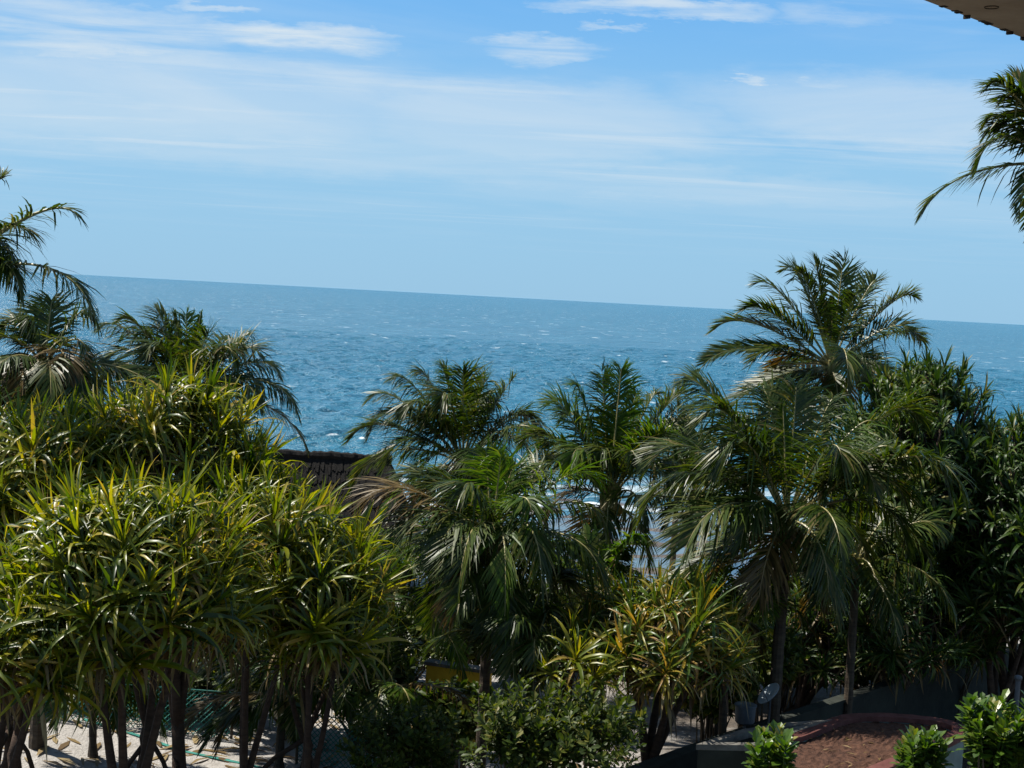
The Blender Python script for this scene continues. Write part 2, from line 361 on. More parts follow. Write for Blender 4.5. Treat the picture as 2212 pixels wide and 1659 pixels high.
# ------------------------------------------------------------------ coconut palms
WIND = Vector((-0.42, -0.08, 0.02))
def frond_curve(hub, tip, arch, n=22):
    """arching midrib from the palm's heart to the tip; arch = how far the middle rises above the chord"""
    ch = tip - hub; k = min(1.0, arch / max(.3, ch.length) * 3.0)
    b1 = hub + ch * .38 + UP * arch * 1.15
    b2 = hub + ch * (.80 + .12 * k) + UP * arch * 1.75
    out = []
    for i in range(n):
        t = i / (n - 1); u = 1 - t
        out.append(hub * u ** 3 + b1 * 3 * u * u * t + b2 * 3 * u * t * t + tip * t ** 3)
    return out
def make_frond(root, hub, tip, arch, mat='palm', leaf=0.62, n=98, sparse=0.0, hang=0.5, rib=0.020, wmul=1.0, fold=0.25):
    pts = frond_curve(hub, tip, arch)
    N = len(pts); L = sum((pts[i + 1] - pts[i]).length for i in range(N - 1))
    rb = MB(); rb.tube([sub(p, root) for p in pts], [rib * (1.6 - 1.35 * (i / (N - 1))) * (1.5 if i < 2 else 1) for i in range(N)], 5)
    old = mat == 'palm_old'
    fr = rb.build('frond', M['midrib_old' if old else 'midrib'], root)
    lf = MB(); n = int(n * max(0.6, min(1.35, L / 2.8)))
    roll = random.uniform(-0.45, 0.45); hang *= random.uniform(.6, 1.6); sparse = max(sparse, random.choice((0, .04, .08, .2))); gap0 = random.uniform(.2, .95); gapw = random.choice((0, 0, .03, .06)); leaf *= random.uniform(.85, 1.12)
    for sd in (-1, 1):
        for i in range(n):
            if random.random() < sparse or abs((i + .5) / n - gap0) < gapw: continue
            t = 0.19 + 0.81 * (i + random.uniform(0.1, 0.9)) / n
            q = t * (N - 1); k = min(int(q), N - 2); p = pts[k].lerp(pts[k + 1], q - k)
            T = (pts[k + 1] - pts[k]).normalized()
            S = T.cross(UP)
            if S.length < 0.15: S = T.cross(Vector((0.3, 1, 0)))
            S.normalize(); Nn = S.cross(T).normalized()
            S2 = (S * math.cos(roll) + Nn * math.sin(roll)); N2 = S2.cross(T).normalized()
            prof = max(0.42, math.sin(math.pi * (0.20 + 0.72 * t) ** 1.05)) * (1.0 if t > 0.25 else 0.75 + t)
            ll = 1.32 * leaf * prof * random.uniform(0.78, 1.18)
            sweep = R(64 - 40 * t + random.uniform(-10, 10))
            d = (T * math.cos(sweep) + S2 * sd * math.sin(sweep) + N2 * (fold + random.uniform(-.12, .15))).normalized()
            wd = 0.0175 * wmul * (0.6 + 0.5 * prof) * random.uniform(0.8, 1.2)
            hg = hang * random.uniform(0.6, 1.5) * (3.0 if random.random() < .06 else 1.0)
            pos = p.copy(); ring = []
            wv = T - d * T.dot(d)
            wv = wv.normalized() if wv.length > 1e-3 else N2
            # strip of three pieces, bending under its own weight and in the wind
            for j, (tt, ww) in enumerate(((0, .55), (.33, 1.0), (.70, .75), (1.0, .06))):
                if j:
                    step = ll * (tt - ptt); dd = (d + (Vector((0, 0, -1)) * hg + WIND * random.uniform(.5, 1.3)) * (tt * 0.9)).normalized(); pos = pos + dd * step
                ptt = tt
                o = wv * wd * ww
                ring.append(sub(pos + o, root)); ring.append(sub(pos - o, root))
            lf.add(ring, [(0, 1, 3, 2), (2, 3, 5, 4), (4, 5, 7, 6)])
    lo = lf.build('leaflets', M[mat], fr)
    return fr
def palm(label, hubpx, D, fronds, filler=8, L=2.8, leaf=0.62, trunk_r=0.13, base=None, dry=3, spear=True, cat='palm tree', name='coconut_palm', nuts=0, group='coconut palms', young=0.12, fz=(-18, 62), lean=0.0, hang=0.85):
    hub = at(hubpx[0], hubpx[1], D)
    bx = hub.x + lean if base is None else base[0]; by = D + random.uniform(-.4, .4) if base is None else base[1]
    gz = ground_z(bx, by) - 0.1
    root = thing(name, (bx, by, gz), label, cat, group)
    # trunk with leaf-scar rings
    tm = MB(); pts = []; rad = []
    n = max(8, int((hub.z - gz) * 5))
    for i in range(n + 1):
        t = i / n
        p = Vector((bx, by, gz)).lerp(hub, t); p.x += (hub.x - bx) * 0.25 * math.sin(t * math.pi) * -0.6
        pts.append(sub(p, root)); rad.append(trunk_r * (1.35 - 0.5 * min(1, t * 5) if t < .2 else 0.87 - 0.12 * t) * (1.06 if i % 2 else 0.97))
    tm.tube(pts, rad, 10, wob=.04); tm.build('trunk', M['palm_bark'], root)
    # fibrous leaf bases round the heart
    cb = MB()
    for k in range(9):
        a = k * 2.4; b0 = hub + Vector((math.cos(a) * .08, math.sin(a) * .08, -.25)); b1 = hub + Vector((math.cos(a) * .2, math.sin(a) * .2, .25))
        cb.tube([sub(b0, root), sub(b0.lerp(b1, .6), root), sub(b1, root)], [.07, .06, .03], 5)
    cb.build('leaf_bases', M['midrib'], root)
    for fr in fronds:
        x, y, dD, arch = fr[:4]; kw = dict(fr[4]) if len(fr) > 4 else {}
        tip = at(x, y, D + dD); kw.setdefault('leaf', leaf); kw.setdefault('hang', hang)
        kw.setdefault('mat', 'palm_young' if random.random() < young else 'palm')
        make_frond(root, hub + Vector((0, 0, .1)), tip, arch, **kw)
    for k in range(filler):
        az = k * 2.399 + random.uniform(-.3, .3); el = R(random.uniform(*fz)); l = L * random.uniform(.75, 1.05)
        tip = hub + Vector((math.cos(az) * math.cos(el), math.sin(az) * math.cos(el), math.sin(el) - 0.35)) * l
        make_frond(root, hub + Vector((0, 0, .1)), tip, l * random.uniform(.12, .26), 'palm_young' if random.random() < young else 'palm', leaf, hang=hang)
    for k in range(dry):
        az = k * 2.1 + random.uniform(0, 2); l = L * random.uniform(.6, .85)
        tip = hub + Vector((math.cos(az) * .6 * l, math.sin(az) * .6 * l, -.75 * l))
        make_frond(root, hub, tip, l * .24, 'palm_old' if k % 2 else 'palm', leaf, sparse=.2, hang=.9)
    if spear:
        tip = hub + Vector((random.uniform(-.3, .3), random.uniform(-.3, .3), L * random.uniform(.6, .75)))
        make_frond(root, hub + Vector((0, 0, .1)), tip, .02, 'palm_young', leaf * .28, hang=0.05)
    for k in range(nuts):
        a = k * 1.3; nb = MB(); c = hub + Vector((math.cos(a) * .22, math.sin(a) * .22, -.12 - .05 * (k % 3)))
        seg = 8
        nb.tube([sub(c + Vector((0, 0, .15)), root), sub(c + Vector((0, 0, .09)), root), sub(c, root), sub(c - Vector((0, 0, .08)), root), sub(c - Vector((0, 0, .13)), root)], [.02, .08, .11, .08, .02], seg)
        nb.build('coconut', M['coconut'], root, True)
    return root

YG = {'mat': 'palm_young'}; OLD = {'mat': 'palm_old', 'hang': .9}
palm('tall coconut palm rising above the horizon behind the right-hand palms', (1795, 800), 34,
     [(1700, 580, .5, .35), (1760, 562, -.4, .12), (1822, 560, .3, .08), (1640, 610, .4, .30), (1608, 668, -.6, .30), (1544, 712, -.2, .40),
      (1510, 800, -1, .45), (1620, 790, -1.5, .4), (1890, 605, .5, .16), (1972, 640, .4, .28), (1965, 715, -.5, .3), (1990, 735, .9, .35), (1880, 850, -1.4, .55),
      (1715, 600, -.8, .5), (1660, 840, .8, .6, OLD), (1850, 640, -.9, .25)],
     filler=10, L=2.5, trunk_r=.13, dry=5, nuts=0, young=.0, hang=.45, leaf=.60, fz=(-30, 40))
palm('large coconut palm with broad arching fronds in front of the right thicket', (1700, 1140), 26,
     [(1485, 820, .5, .30), (1525, 900, -1.0, .5), (1400, 1010, -.6, .62), (1390, 1110, -1.2, .75), (1560, 1010, -1.6, .7), (1650, 845, .8, .25), (1720, 835, .4, .15),
      (1800, 860, .6, .2), (1900, 930, .3, .5), (1985, 905, 1.0, .55), (2085, 1085, -2.2, .85), (2050, 1050, -1.2, .75), (1890, 1060, -1.6, .55), (1820, 1010, -1.8, .6), (1600, 1180, -1.8, .6),
      (1960, 1190, .6, .7), (1640, 1290, -1.6, .4, OLD), (1790, 1280, -1.2, .5), (1590, 930, 1.2, .4)],
     filler=8, L=3.3, leaf=.78, trunk_r=.14, dry=4, nuts=4, young=.08)
palm('broad coconut palm on the shore just right of the dark thatched roof', (1000, 1010), 34,
     [(760, 945, -.4, .45), (800, 860, .3, .42), (850, 815, -.5, .35), (905, 800, .6, .25), (955, 792, .2, .15), (1000, 800, -.6, .15), (1050, 825, .4, .22), (1107, 820, .2, .10), (1150, 905, .5, .4),
      (830, 1010, -1, .6), (900, 1060, -1.4, .6), (1140, 985, -.8, .5), (1080, 1080, -1.5, .5), (870, 900, -1.6, .6), (950, 880, -1.8, .6)],
     filler=12, L=3.0, leaf=.70, trunk_r=.12, dry=5, young=.15)
palm('coconut palm in the middle with upright crown above the tidal flat', (1315, 1090), 31,
     [(1190, 870, .3, .35), (1240, 830, -.4, .28), (1300, 800, .4, .1), (1342, 798, -.2, .06, YG), (1375, 850, .3, .12, YG), (1420, 850, .6, .25), (1482, 855, .2, .38), (1480, 940, -.4, .5), (1130, 960, -.5, .5),
      (1150, 1050, -1, .6), (1230, 1010, -1.5, .55), (1440, 1060, -.9, .55), (1390, 1130, -1.5, .45), (1220, 900, 1.0, .4), (1180, 1140, .5, .55, OLD)],
     filler=9, L=2.6, leaf=.66, trunk_r=.12, dry=3, nuts=3, young=.3)
palm('young coconut palm in the centre with drooping front fronds', (1062, 1185), 25,
     [(790, 1090, -.8, .45, OLD), (860, 1040, .3, .4), (870, 1160, -1.2, .45), (930, 1040, .6, .35), (1050, 975, .2, .05, YG), (1082, 985, -.3, .06, YG), (1110, 1010, .4, .12, YG), (1180, 1030, .3, .3), (1290, 1050, .2, .45),
      (1310, 1150, -.5, .55), (1280, 1275, -.9, .6), (990, 1290, -2.0, .75), (1090, 1350, -2.2, .95), (940, 1250, -1.6, .7), (1170, 1270, -1.8, .75), (850, 1240, .5, .6), (1000, 1060, -1.0, .3), (1150, 1130, -1.4, .5), (1200, 1330, -.4, .6)],
     filler=9, L=2.7, leaf=.70, trunk_r=.12, dry=4, young=.15, spear=False, fz=(-40, 18))
palm('coconut palm against the sea, rising behind the left screw pines', (405, 860), 30,
     [(222, 705, .2, .30), (262, 690, -.5, .25), (340, 672, .3, .1), (375, 680, -.3, .06), (402, 680, .4, .05), (450, 720, -.3, .12), (540, 722, .3, .12), (520, 745, -.6, .2), (600, 805, .4, .32), (642, 892, -.3, .5),
      (560, 880, -1.1, .45), (230, 790, -.5, .45), (300, 850, -1.3, .5), (470, 900, -1.5, .4), (210, 850, .5, .5, OLD)],
     filler=10, L=2.7, leaf=.62, trunk_r=.13, dry=2, young=.05)
palm('dark coconut palm near the left edge, low crown with brown hanging fronds', (95, 800), 27,
     [(200, 690, .4, .35), (112, 650, .2, .05), (85, 662, .3, .05), (60, 690, -.3, .15), (190, 780, -.5, .4), (180, 860, -.8, .45), (10, 720, .3, .4), (-40, 790, -.5, .5), (40, 870, -1.2, .5, OLD), (150, 840, -1.0, .5, OLD), (-20, 850, .2, .5), (110, 880, -1.6, .5)],
     filler=12, L=2.5, trunk_r=.13, dry=6, young=.0, hang=.9, spear=False, fz=(-45, 12))
palm('wind-torn palm entering at the left edge with a bare ragged frond', (-150, 640), 22,
     [(168, 466, -.3, .34, {'sparse': .55, 'leaf': .5, 'hang': 1.0, 'rib': .034}), (205, 690, -1.0, .60, {'hang': 1.4, 'leaf': .55, 'rib': .024, 'sparse': .35}), (60, 500, -.8, .25, {'sparse': .3, 'leaf': .6}), (45, 640, -.8, .5, {'hang': 1.2}), (20, 590, -.3, .4, {'hang': 1.2}), (30, 560, -.5, .3, {'sparse': .3, 'hang': .9}), (5, 385, .3, .15, {'sparse': .4, 'leaf': .5}), (40, 610, .3, .4, {'sparse': .3, 'hang': 1.0}), (-100, 420, .4, .2), (-380, 560, -.4, .5), (-300, 480, .3, .3)],
     filler=2, L=1.8, leaf=.5, trunk_r=.15, dry=1, base=(-9.6, 21.6), young=0)
palm('palm entering at the right edge with one long frond over the sea', (2272, 368), 22,
     [(1994, 458, .3, .30, {'hang': 1.1, 'leaf': .5, 'sparse': .1}), (2110, 365, -.3, .42), (2130, 265, .3, .25), (2138, 185, -.4, .25), (2185, 165, .5, .15), (2200, 465, -.6, .40), (2165, 290, .5, .35), (2480, 200, .2, .3), (2600, 330, -.3, .5), (2560, 470, .3, .6), (2330, 120, .3, .1), (2170, 215, -.6, .25)],
     filler=3, L=1.6, leaf=.42, trunk_r=.13, dry=1, base=(9.1, 22.4), young=0, hang=.8)
palm('young palm with stiff yellow-green fronds above the golden screw pine', (1570, 1370), 26,
     [(1490, 1215, .3, .15, YG), (1560, 1200, -.3, .1, YG), (1640, 1250, .4, .15), (1765, 1262, -.2, .42, YG), (1660, 1320, -.9, .3), (1480, 1300, -.5, .3), (1640, 1400, .4, .35, OLD), (1420, 1330, .4, .4)],
     filler=8, L=2.0, leaf=.5, trunk_r=.1, dry=1, young=.4, fz=(20, 70))
palm('small young palm with bright broad fronds beside the tidal flat', (1290, 1270), 29,
     [(1262, 1160, .3, .1, dict(YG, wmul=2.2)), (1390, 1165, -.3, .22, dict(YG, wmul=2.2)), (1340, 1190, .4, .12, dict(YG, wmul=2)), (1200, 1230, -.4, .25), (1420, 1290, .3, .3), (1180, 1300, -.6, .3)],
     filler=4, L=1.3, leaf=.42, trunk_r=.08, dry=0, young=.6)
palm('small dark palm far out by the water between two crowns', (1468, 985), 46,
     [(1445, 880, .2, .15), (1462, 860, -.2, .05), (1490, 880, .2, .05), (1500, 910, -.3, .2), (1510, 960, .2, .3), (1430, 950, .3, .3), (1500, 1000, -.5, .3, OLD), (1450, 1020, -.4, .3, OLD)],
     filler=9, L=2.1, leaf=.45, trunk_r=.12, dry=3, young=0)
palm('low palm with a sunlit yellow frond over the sandy yard', (610, 1520), 27,
     [(400, 1590, -.6, .45, OLD), (470, 1620, -.9, .40, OLD), (490, 1470, .3, .3), (560, 1400, .2, .15), (660, 1400, -.2, .15), (720, 1470, .3, .3), (770, 1570, -.5, .4), (640, 1600, -1.2, .4), (540, 1600, -1.0, .4)],
     filler=9, L=2.1, leaf=.5, trunk_r=.1, dry=1, young=.1)
palm('low shaded palm just left of the yellow wall', (830, 1500), 25,
     [(740, 1420, -.3, .3), (780, 1340, .3, .2), (850, 1330, -.3, .1), (900, 1400, .3, .2), (1020, 1545, -.6, .30, OLD), (740, 1520, -.6, .35), (810, 1580, -1.0, .35), (890, 1560, -.9, .35)],
     filler=5, L=1.2, leaf=.4, trunk_r=.1, dry=1, young=.15)
palm('low palm with pale drooping fronds right of the central trunk', (1150, 1420), 24,
     [(1090, 1480, -.6, .4), (1210, 1490, -.7, .45), (1240, 1400, .3, .35), (1060, 1400, .3, .3), (1120, 1310, .2, .15), (1190, 1320, -.2, .15), (1150, 1520, -1.1, .4), (1290, 1480, -.3, .4)],
     filler=9, L=2.1, leaf=.52, trunk_r=.1, dry=0, young=.1)
palm('low green palm under the screw pines on the left', (200, 1480), 27,
     [(60, 1540, -.3, .35), (100, 1420, .3, .25), (200, 1370, -.2, .1), (300, 1420, .3, .25), (340, 1520, -.4, .35), (120, 1570, -.7, .35), (250, 1570, -.7, .3)],
     filler=3, L=1.5, leaf=.5, trunk_r=.09, dry=0, young=.3)
palm('low palm in the gap left of the central palm', (860, 1290), 30,
     [(770, 1190, .2, .2), (830, 1150, -.2, .1, YG), (900, 1190, .3, .2), (960, 1230, -.3, .3), (770, 1290, -.5, .3), (920, 1330, -.6, .35), (840, 1350, -.6, .3)],
     filler=9, L=2.1, leaf=.5, trunk_r=.1, dry=1, young=.2)

palm('coconut palm half hidden between the middle palm and the large arching one', (1505, 1090), 33,
     [(1420, 1010, .3, .35), (1440, 940, -.3, .3), (1560, 950, .3, .3), (1590, 1040, -.5, .4), (1420, 1090, -.5, .4), (1510, 940, .2, .1), (1440, 1140, -.6, .4), (1560, 1130, -.6, .4)],
     filler=7, L=1.7, leaf=.55, trunk_r=.08, dry=1, young=.2, fz=(0, 60))
palm('shaded coconut palm low in the thicket right of the large arching palm', (1850, 1220), 28,
     [(1760, 1130, .3, .35), (1850, 1060, -.3, .15), (1960, 1120, .3, .4), (2010, 1230, -.5, .5), (1760, 1280, -.6, .5), (1900, 1340, -1.0, .5)],
     filler=8, L=2.2, leaf=.6, trunk_r=.11, dry=2, young=0)

# ------------------------------------------------------------------ screw pines
def leaf_profile(kind, rs):
    """angle from the upright axis along the leaf: list of (t, angle)"""
    if kind == 'up':    a0 = rs.uniform(6, 24); return [(0, a0), (.5, a0 + rs.uniform(2, 10)), (1, a0 + rs.uniform(10, 34))]
    if kind == 'arch':  a0 = rs.uniform(28, 48); return [(0, a0), (.4, a0 + 14), (.7, a0 + rs.uniform(35, 60)), (1, a0 + rs.uniform(70, 105))]
    if kind == 'kink':  a0 = rs.uniform(30, 55); k = rs.uniform(.35, .6); return [(0, a0), (k, a0 + 12), (k + .1, rs.uniform(120, 160)), (1, rs.uniform(165, 178))]
    a0 = rs.uniform(60, 105); return [(0, a0), (.25, a0 + 20), (.45, rs.uniform(125, 155)), (.75, rs.uniform(140, 172)), (1, rs.uniform(120, 178))]
def leaf_mesh(kind, seed, mat, seg=6, width=0.023):
    rs = random.Random(seed); pr = leaf_profile(kind, rs); tw = rs.uniform(-.5, .5)
    def ang(t):
        for (t0, a0), (t1, a1) in zip(pr, pr[1:]):
            if t <= t1: return R(a0 + (a1 - a0) * (t - t0) / (t1 - t0))
        return R(pr[-1][1])
    x = z = 0; v = []; f = []
    for i in range(seg + 1):
        t = i / seg
        a = ang(t)
        if i: x += math.sin(ang(t - .5 / seg)) / seg; z += math.cos(ang(t - .5 / seg)) / seg
        wd = width * (0.8 + .5 * t) if t < .45 else width * 1.03 * max(0.05, (1 - ((t - .45) / .55) ** 1.6))
        n = (math.cos(a) * -1, math.sin(a))            # upper-side normal in the xz plane
        fold = wd * 0.45
        sy = tw * t * .12
        v += [(x - n[0] * 0 + n[0] * fold, -wd + sy, z + n[1] * fold), (x, sy, z), (x + n[0] * fold, wd + sy, z + n[1] * fold)]
        if i: 
            b = 3 * i; f += [(b - 3, b - 2, b + 1, b), (b - 2, b - 1, b + 2, b + 1)]
    me = bpy.data.meshes.new('leaf'); me.from_pydata(v, [], f); me.materials.append(M[mat])
    me.polygons.foreach_set('use_smooth', [True] * len(me.polygons))
    return me
LEAVES = {}
def leaf_set(mat):
    if mat not in LEAVES:
        LEAVES[mat] = {k: [leaf_mesh(k, hash_ + 31 * i, mat) for i in range(6)] for hash_, k in ((1, 'up'), (2, 'arch'), (3, 'kink'))}
        LEAVES[mat]['hang'] = [leaf_mesh('hang', 400 + i, 'pan_dry') for i in range(5)]
    return LEAVES[mat]
def screw_pine(label, crown, D, base, ntip, mat='pan', leaf=1.15, per=28, single=240, rd=1.8, trunk_r=.15, roots=4, hangn=3, forks=5, seed=1, group='screw pines', extra=(), fork_h=0.5, wscale=1.0, zmin=0.25, frontonly=False):
    rs = random.Random(seed)
    cx, cy, rx, ry = crown
    cen = at(cx, cy, D); RX = rx / F * D; RZ = ry / F * D
    bx, by = base; gz = ground_z(bx, by) - .1
    root = thing('screw_pine', (bx, by, gz), label, 'screw pine', group)
    # rosette positions: spread over the dome of the crown
    tips = []
    tries = 0
    while len(tips) < ntip and tries < 9000:
        tries += 1
        th = rs.uniform(0, 2 * math.pi); ph = math.asin(rs.uniform(-.75, 1)); r = rs.uniform(.72, 1.0) if rs.random() < .85 else rs.uniform(.35, .7)
        d = Vector((math.cos(th) * math.cos(ph), math.sin(th) * math.cos(ph), math.sin(ph)))
        if frontonly and d.y > .35: continue
        p = cen + Vector((d.x * RX, d.y * rd, d.z * RZ)) * r
        if all((p - q[0]).length > leaf * zmin for q in tips): tips.append((p, d))
    for (x, y, dd) in extra:
        p = at(x, y, D + dd); tips.append((p, Vector((p.x - cen.x, p.y - cen.y, (p.z - cen.z))).normalized()))
    # trunk and limbs
    top = Vector((bx, by, gz)).lerp(Vector((cen.x, cen.y, cen.z - RZ * .8)), 1.0)
    top.z = gz + (cen.z - RZ * .6 - gz) * fork_h
    top.x = bx + (cen.x - bx) * .4; top.y = by + (cen.y - by) * .4
    tm = MB(); tp = [Vector((bx, by, gz)).lerp(top, i / 6) + Vector((rs.uniform(-.05, .05), rs.uniform(-.05, .05), 0)) for i in range(7)]
    tm.tube([sub(p, root) for p in tp], [trunk_r * (1.15 - .3 * i / 6) for i in range(7)], 9, wob=.08); tm.build('trunk', M['bark'], root, True)
    limbs = []
    for k in range(forks):
        a = k * 2 * math.pi / forks + rs.uniform(-.4, .4)
        e = cen + Vector((math.cos(a) * RX * .45, math.sin(a) * rd * .45, -RZ * rs.uniform(.25, .5)))
        limbs.append(e)
    for k, e in enumerate(limbs):
        lm = MB(); c = top.lerp(e, .5) + Vector((rs.uniform(-.15, .15), 0, -.15 + rs.uniform(-.1, .25)))
        lm.tube([sub(bez(tp[-1] - UP * .1, c, e, i / 7), root) for i in range(8)], [trunk_r * (.74 - .36 * i / 7) for i in range(8)], 7, wob=.08)
        for (p, d) in tips:
            if min(range(len(limbs)), key=lambda j: (limbs[j] - p).length) != k: continue
            c2 = e.lerp(p, .5) - UP * .25
            lm.tube([sub(bez(e, c2, p, i / 4), root) for i in range(5)], [trunk_r * (.34 - .10 * i / 4) for i in range(5)], 6)
        lm.build('limb', M['bark'], root, True)
    for k in range(roots):
        a = k * 2 * math.pi / max(roots, 1) + rs.uniform(-.5, .5); h = rs.uniform(.7, 2.2); o = h * rs.uniform(.4, .65)
        s0 = Vector((bx, by, gz)).lerp(top, min(.95, h / max(.5, top.z - gz))); e0 = Vector((s0.x + math.cos(a) * o, s0.y + math.sin(a) * o, gz))
        rm = MB(); rm.tube([sub(s0, root), sub(s0.lerp(e0, .4) + Vector((math.cos(a), math.sin(a), .6)) * .08, root), sub(e0, root)], [.05, .045, .05], 6)
        rm.build('prop_root', M['bark'], root, True)
    # leaves
    ls = leaf_set(mat); allv = []
    for (p, d) in tips:
        tilt = d.copy(); tilt.z = max(tilt.z, 0) + .75; tilt.normalize()
        ax = tilt.to_track_quat('Z', 'Y').to_matrix().to_4x4()
        n = int(per * rs.uniform(.8, 1.2)); rsz = rs.choice((.62, .8, .95, 1.0, 1.12))
        for i in range(n):
            u = i / n
            kind = 'up' if u < .24 else ('arch' if u < .52 else ('kink' if rs.random() < .8 else 'arch'))
            me = rs.choice(ls[kind]); s = leaf * rsz * rs.uniform(.75, 1.12) * (.75 + .3 * min(1, u * 2.2))
            sw = s * rs.uniform(.85, 1.2) * (1.15 / leaf) * .95 * wscale
            mt = Matrix.Translation(p - root.location + tilt * (.25 - .35 * u)) @ ax @ Matrix.Rotation(i * 2.39996 + rs.uniform(-.25, .25), 4, 'Z') @ Matrix.Diagonal((s, sw, s, 1))
            allv.append((me, mt, p))
        for i in range(hangn):
            me = rs.choice(ls['hang']); s = leaf * rs.uniform(.7, 1.15)
            mt = Matrix.Translation(p - root.location - tilt * .2) @ Matrix.Rotation(rs.uniform(0, 6.28), 4, 'Z') @ Matrix.Diagonal((s, s * (1.15 / leaf), s, 1))
            allv.append((me, mt, p))
    cp = Vector((0, 0, CAMH))
    allv.sort(key=lambda q: ((q[1].translation + Vector(root.location) + (q[1].to_3x3() @ Vector((.3, 0, .3)))) - cp).length)
    for me, mt, p in allv[:single]: link('leaf', me, root, mt)
    groups = {}
    for me, mt, p in allv[single:]: groups.setdefault(me.materials[0].name, []).append((me, mt))
    for mn, lst in groups.items():
        vv = []; ff = []; o = 0
        for me, mt in lst:
            k = len(me.vertices); a = np.empty(k * 3); me.vertices.foreach_get('co', a); a = a.reshape(-1, 3)
            mm = np.array(mt); vv.append(a @ mm[:3, :3].T + mm[:3, 3])
            fi = np.empty(len(me.loops), dtype=np.int32); me.loops.foreach_get('vertex_index', fi); ff.append(fi.reshape(-1, 4) + o); o += k
        vv = np.concatenate(vv); ff = np.concatenate(ff)
        m2 = bpy.data.meshes.new('foliage'); m2.from_pydata(vv.tolist(), [], ff.tolist()); m2.materials.append(bpy.data.materials[mn])
        m2.polygons.foreach_set('use_smooth', [True] * len(m2.polygons))
        fo = link('dry_foliage' if 'dry' in mn else 'foliage', m2, root); fo['kind'] = 'stuff'
    return root

screw_pine('tallest screw pine of the left clump, peaking against the sea', (380, 1050, 185, 195), 22.0, (-5.0, 22.2), 120, leaf=.86, seed=11, rd=1.3, trunk_r=.12, extra=((370, 880, .2), (420, 915, .3), (340, 930, -.3)), single=260, fork_h=.45, forks=4)
screw_pine('sprawling yellow-green screw pine filling the left edge of the picture', (70, 1065, 200, 165), 21.5, (-7.6, 21.8), 95, leaf=.86, seed=12, rd=1.4, trunk_r=.11, extra=((70, 985, .3), (190, 985, .4)), single=200, fork_h=.42, forks=3)
screw_pine('broad sunlit screw pine mound with thick twin trunks, nearest of the left clump', (300, 1285, 215, 190), 18.6, (-4.95, 18.8), 140, leaf=.88, seed=34, rd=1.3, trunk_r=.105, single=300, fork_h=.4, forks=4, hangn=4)
screw_pine('screw pine with drooping leaves right of the thick twin trunks', (570, 1240, 140, 200), 21.0, (-3.95, 21.2), 85, leaf=.84, seed=13, rd=1.4, trunk_r=.085, extra=((540, 1040, .6), (600, 1090, .5)), fork_h=.45, forks=3)
screw_pine('slender screw pine at the right end of the left clump, before the thatched roof', (695, 1330, 90, 150), 20.5, (-2.9, 20.6), 52, leaf=.88, seed=14, rd=1.0, trunk_r=.08, extra=((705, 1175, .2), (755, 1250, .1)), roots=5, fork_h=.45, forks=3, hangn=4)
screw_pine('low near screw pine in the bottom left corner with long hanging leaves', (30, 1410, 140, 120), 18.0, (-6.9, 18.3), 34, leaf=1.0, seed=15, rd=1.0, trunk_r=.10, single=200, fork_h=.45, forks=3, hangn=4)
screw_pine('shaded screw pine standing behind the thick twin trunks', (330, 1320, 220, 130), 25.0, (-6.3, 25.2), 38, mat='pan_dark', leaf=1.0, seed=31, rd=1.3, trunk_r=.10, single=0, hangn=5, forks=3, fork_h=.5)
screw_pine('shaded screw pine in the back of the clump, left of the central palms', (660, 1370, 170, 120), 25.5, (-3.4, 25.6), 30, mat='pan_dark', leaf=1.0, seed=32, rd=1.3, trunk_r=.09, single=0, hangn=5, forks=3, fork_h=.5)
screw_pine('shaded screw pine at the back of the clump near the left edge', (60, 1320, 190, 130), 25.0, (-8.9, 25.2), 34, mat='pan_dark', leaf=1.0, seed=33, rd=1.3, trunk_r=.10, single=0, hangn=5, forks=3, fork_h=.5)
screw_pine('golden screw pine with yellowing leaves in the lower middle', (1430, 1400, 170, 100), 24.0, (2.7, 24.2), 42, mat='pan_gold', leaf=1.0, seed=16, rd=1.3, trunk_r=.12, extra=((1490, 1340, .2), (1250, 1430, .3), (1400, 1480, -.6)), hangn=4)
screw_pine('small green screw pine left of the golden one', (1235, 1440, 60, 50), 23.0, (1.0, 23.2), 9, mat='pan', leaf=.85, seed=17, rd=.6, trunk_r=.08, roots=3, single=120)
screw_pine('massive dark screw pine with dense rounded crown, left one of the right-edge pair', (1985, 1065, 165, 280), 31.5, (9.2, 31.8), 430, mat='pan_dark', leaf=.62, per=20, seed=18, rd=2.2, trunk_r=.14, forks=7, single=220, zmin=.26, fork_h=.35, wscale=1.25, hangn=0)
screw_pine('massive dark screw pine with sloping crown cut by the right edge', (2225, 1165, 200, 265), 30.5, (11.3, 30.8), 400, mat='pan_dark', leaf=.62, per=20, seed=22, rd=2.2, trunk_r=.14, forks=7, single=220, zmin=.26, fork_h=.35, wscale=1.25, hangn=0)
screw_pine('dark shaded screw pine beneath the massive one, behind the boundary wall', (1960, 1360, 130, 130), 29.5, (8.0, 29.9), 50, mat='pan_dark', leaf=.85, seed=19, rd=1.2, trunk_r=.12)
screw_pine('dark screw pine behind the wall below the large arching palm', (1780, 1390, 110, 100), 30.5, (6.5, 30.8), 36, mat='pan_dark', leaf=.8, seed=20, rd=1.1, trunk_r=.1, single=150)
screw_pine('dark screw pine behind the wall in the right corner', (2180, 1330, 120, 130), 30.0, (10.6, 29.6), 50, mat='pan_dark', leaf=.85, seed=21, rd=1.3, trunk_r=.12, single=150)

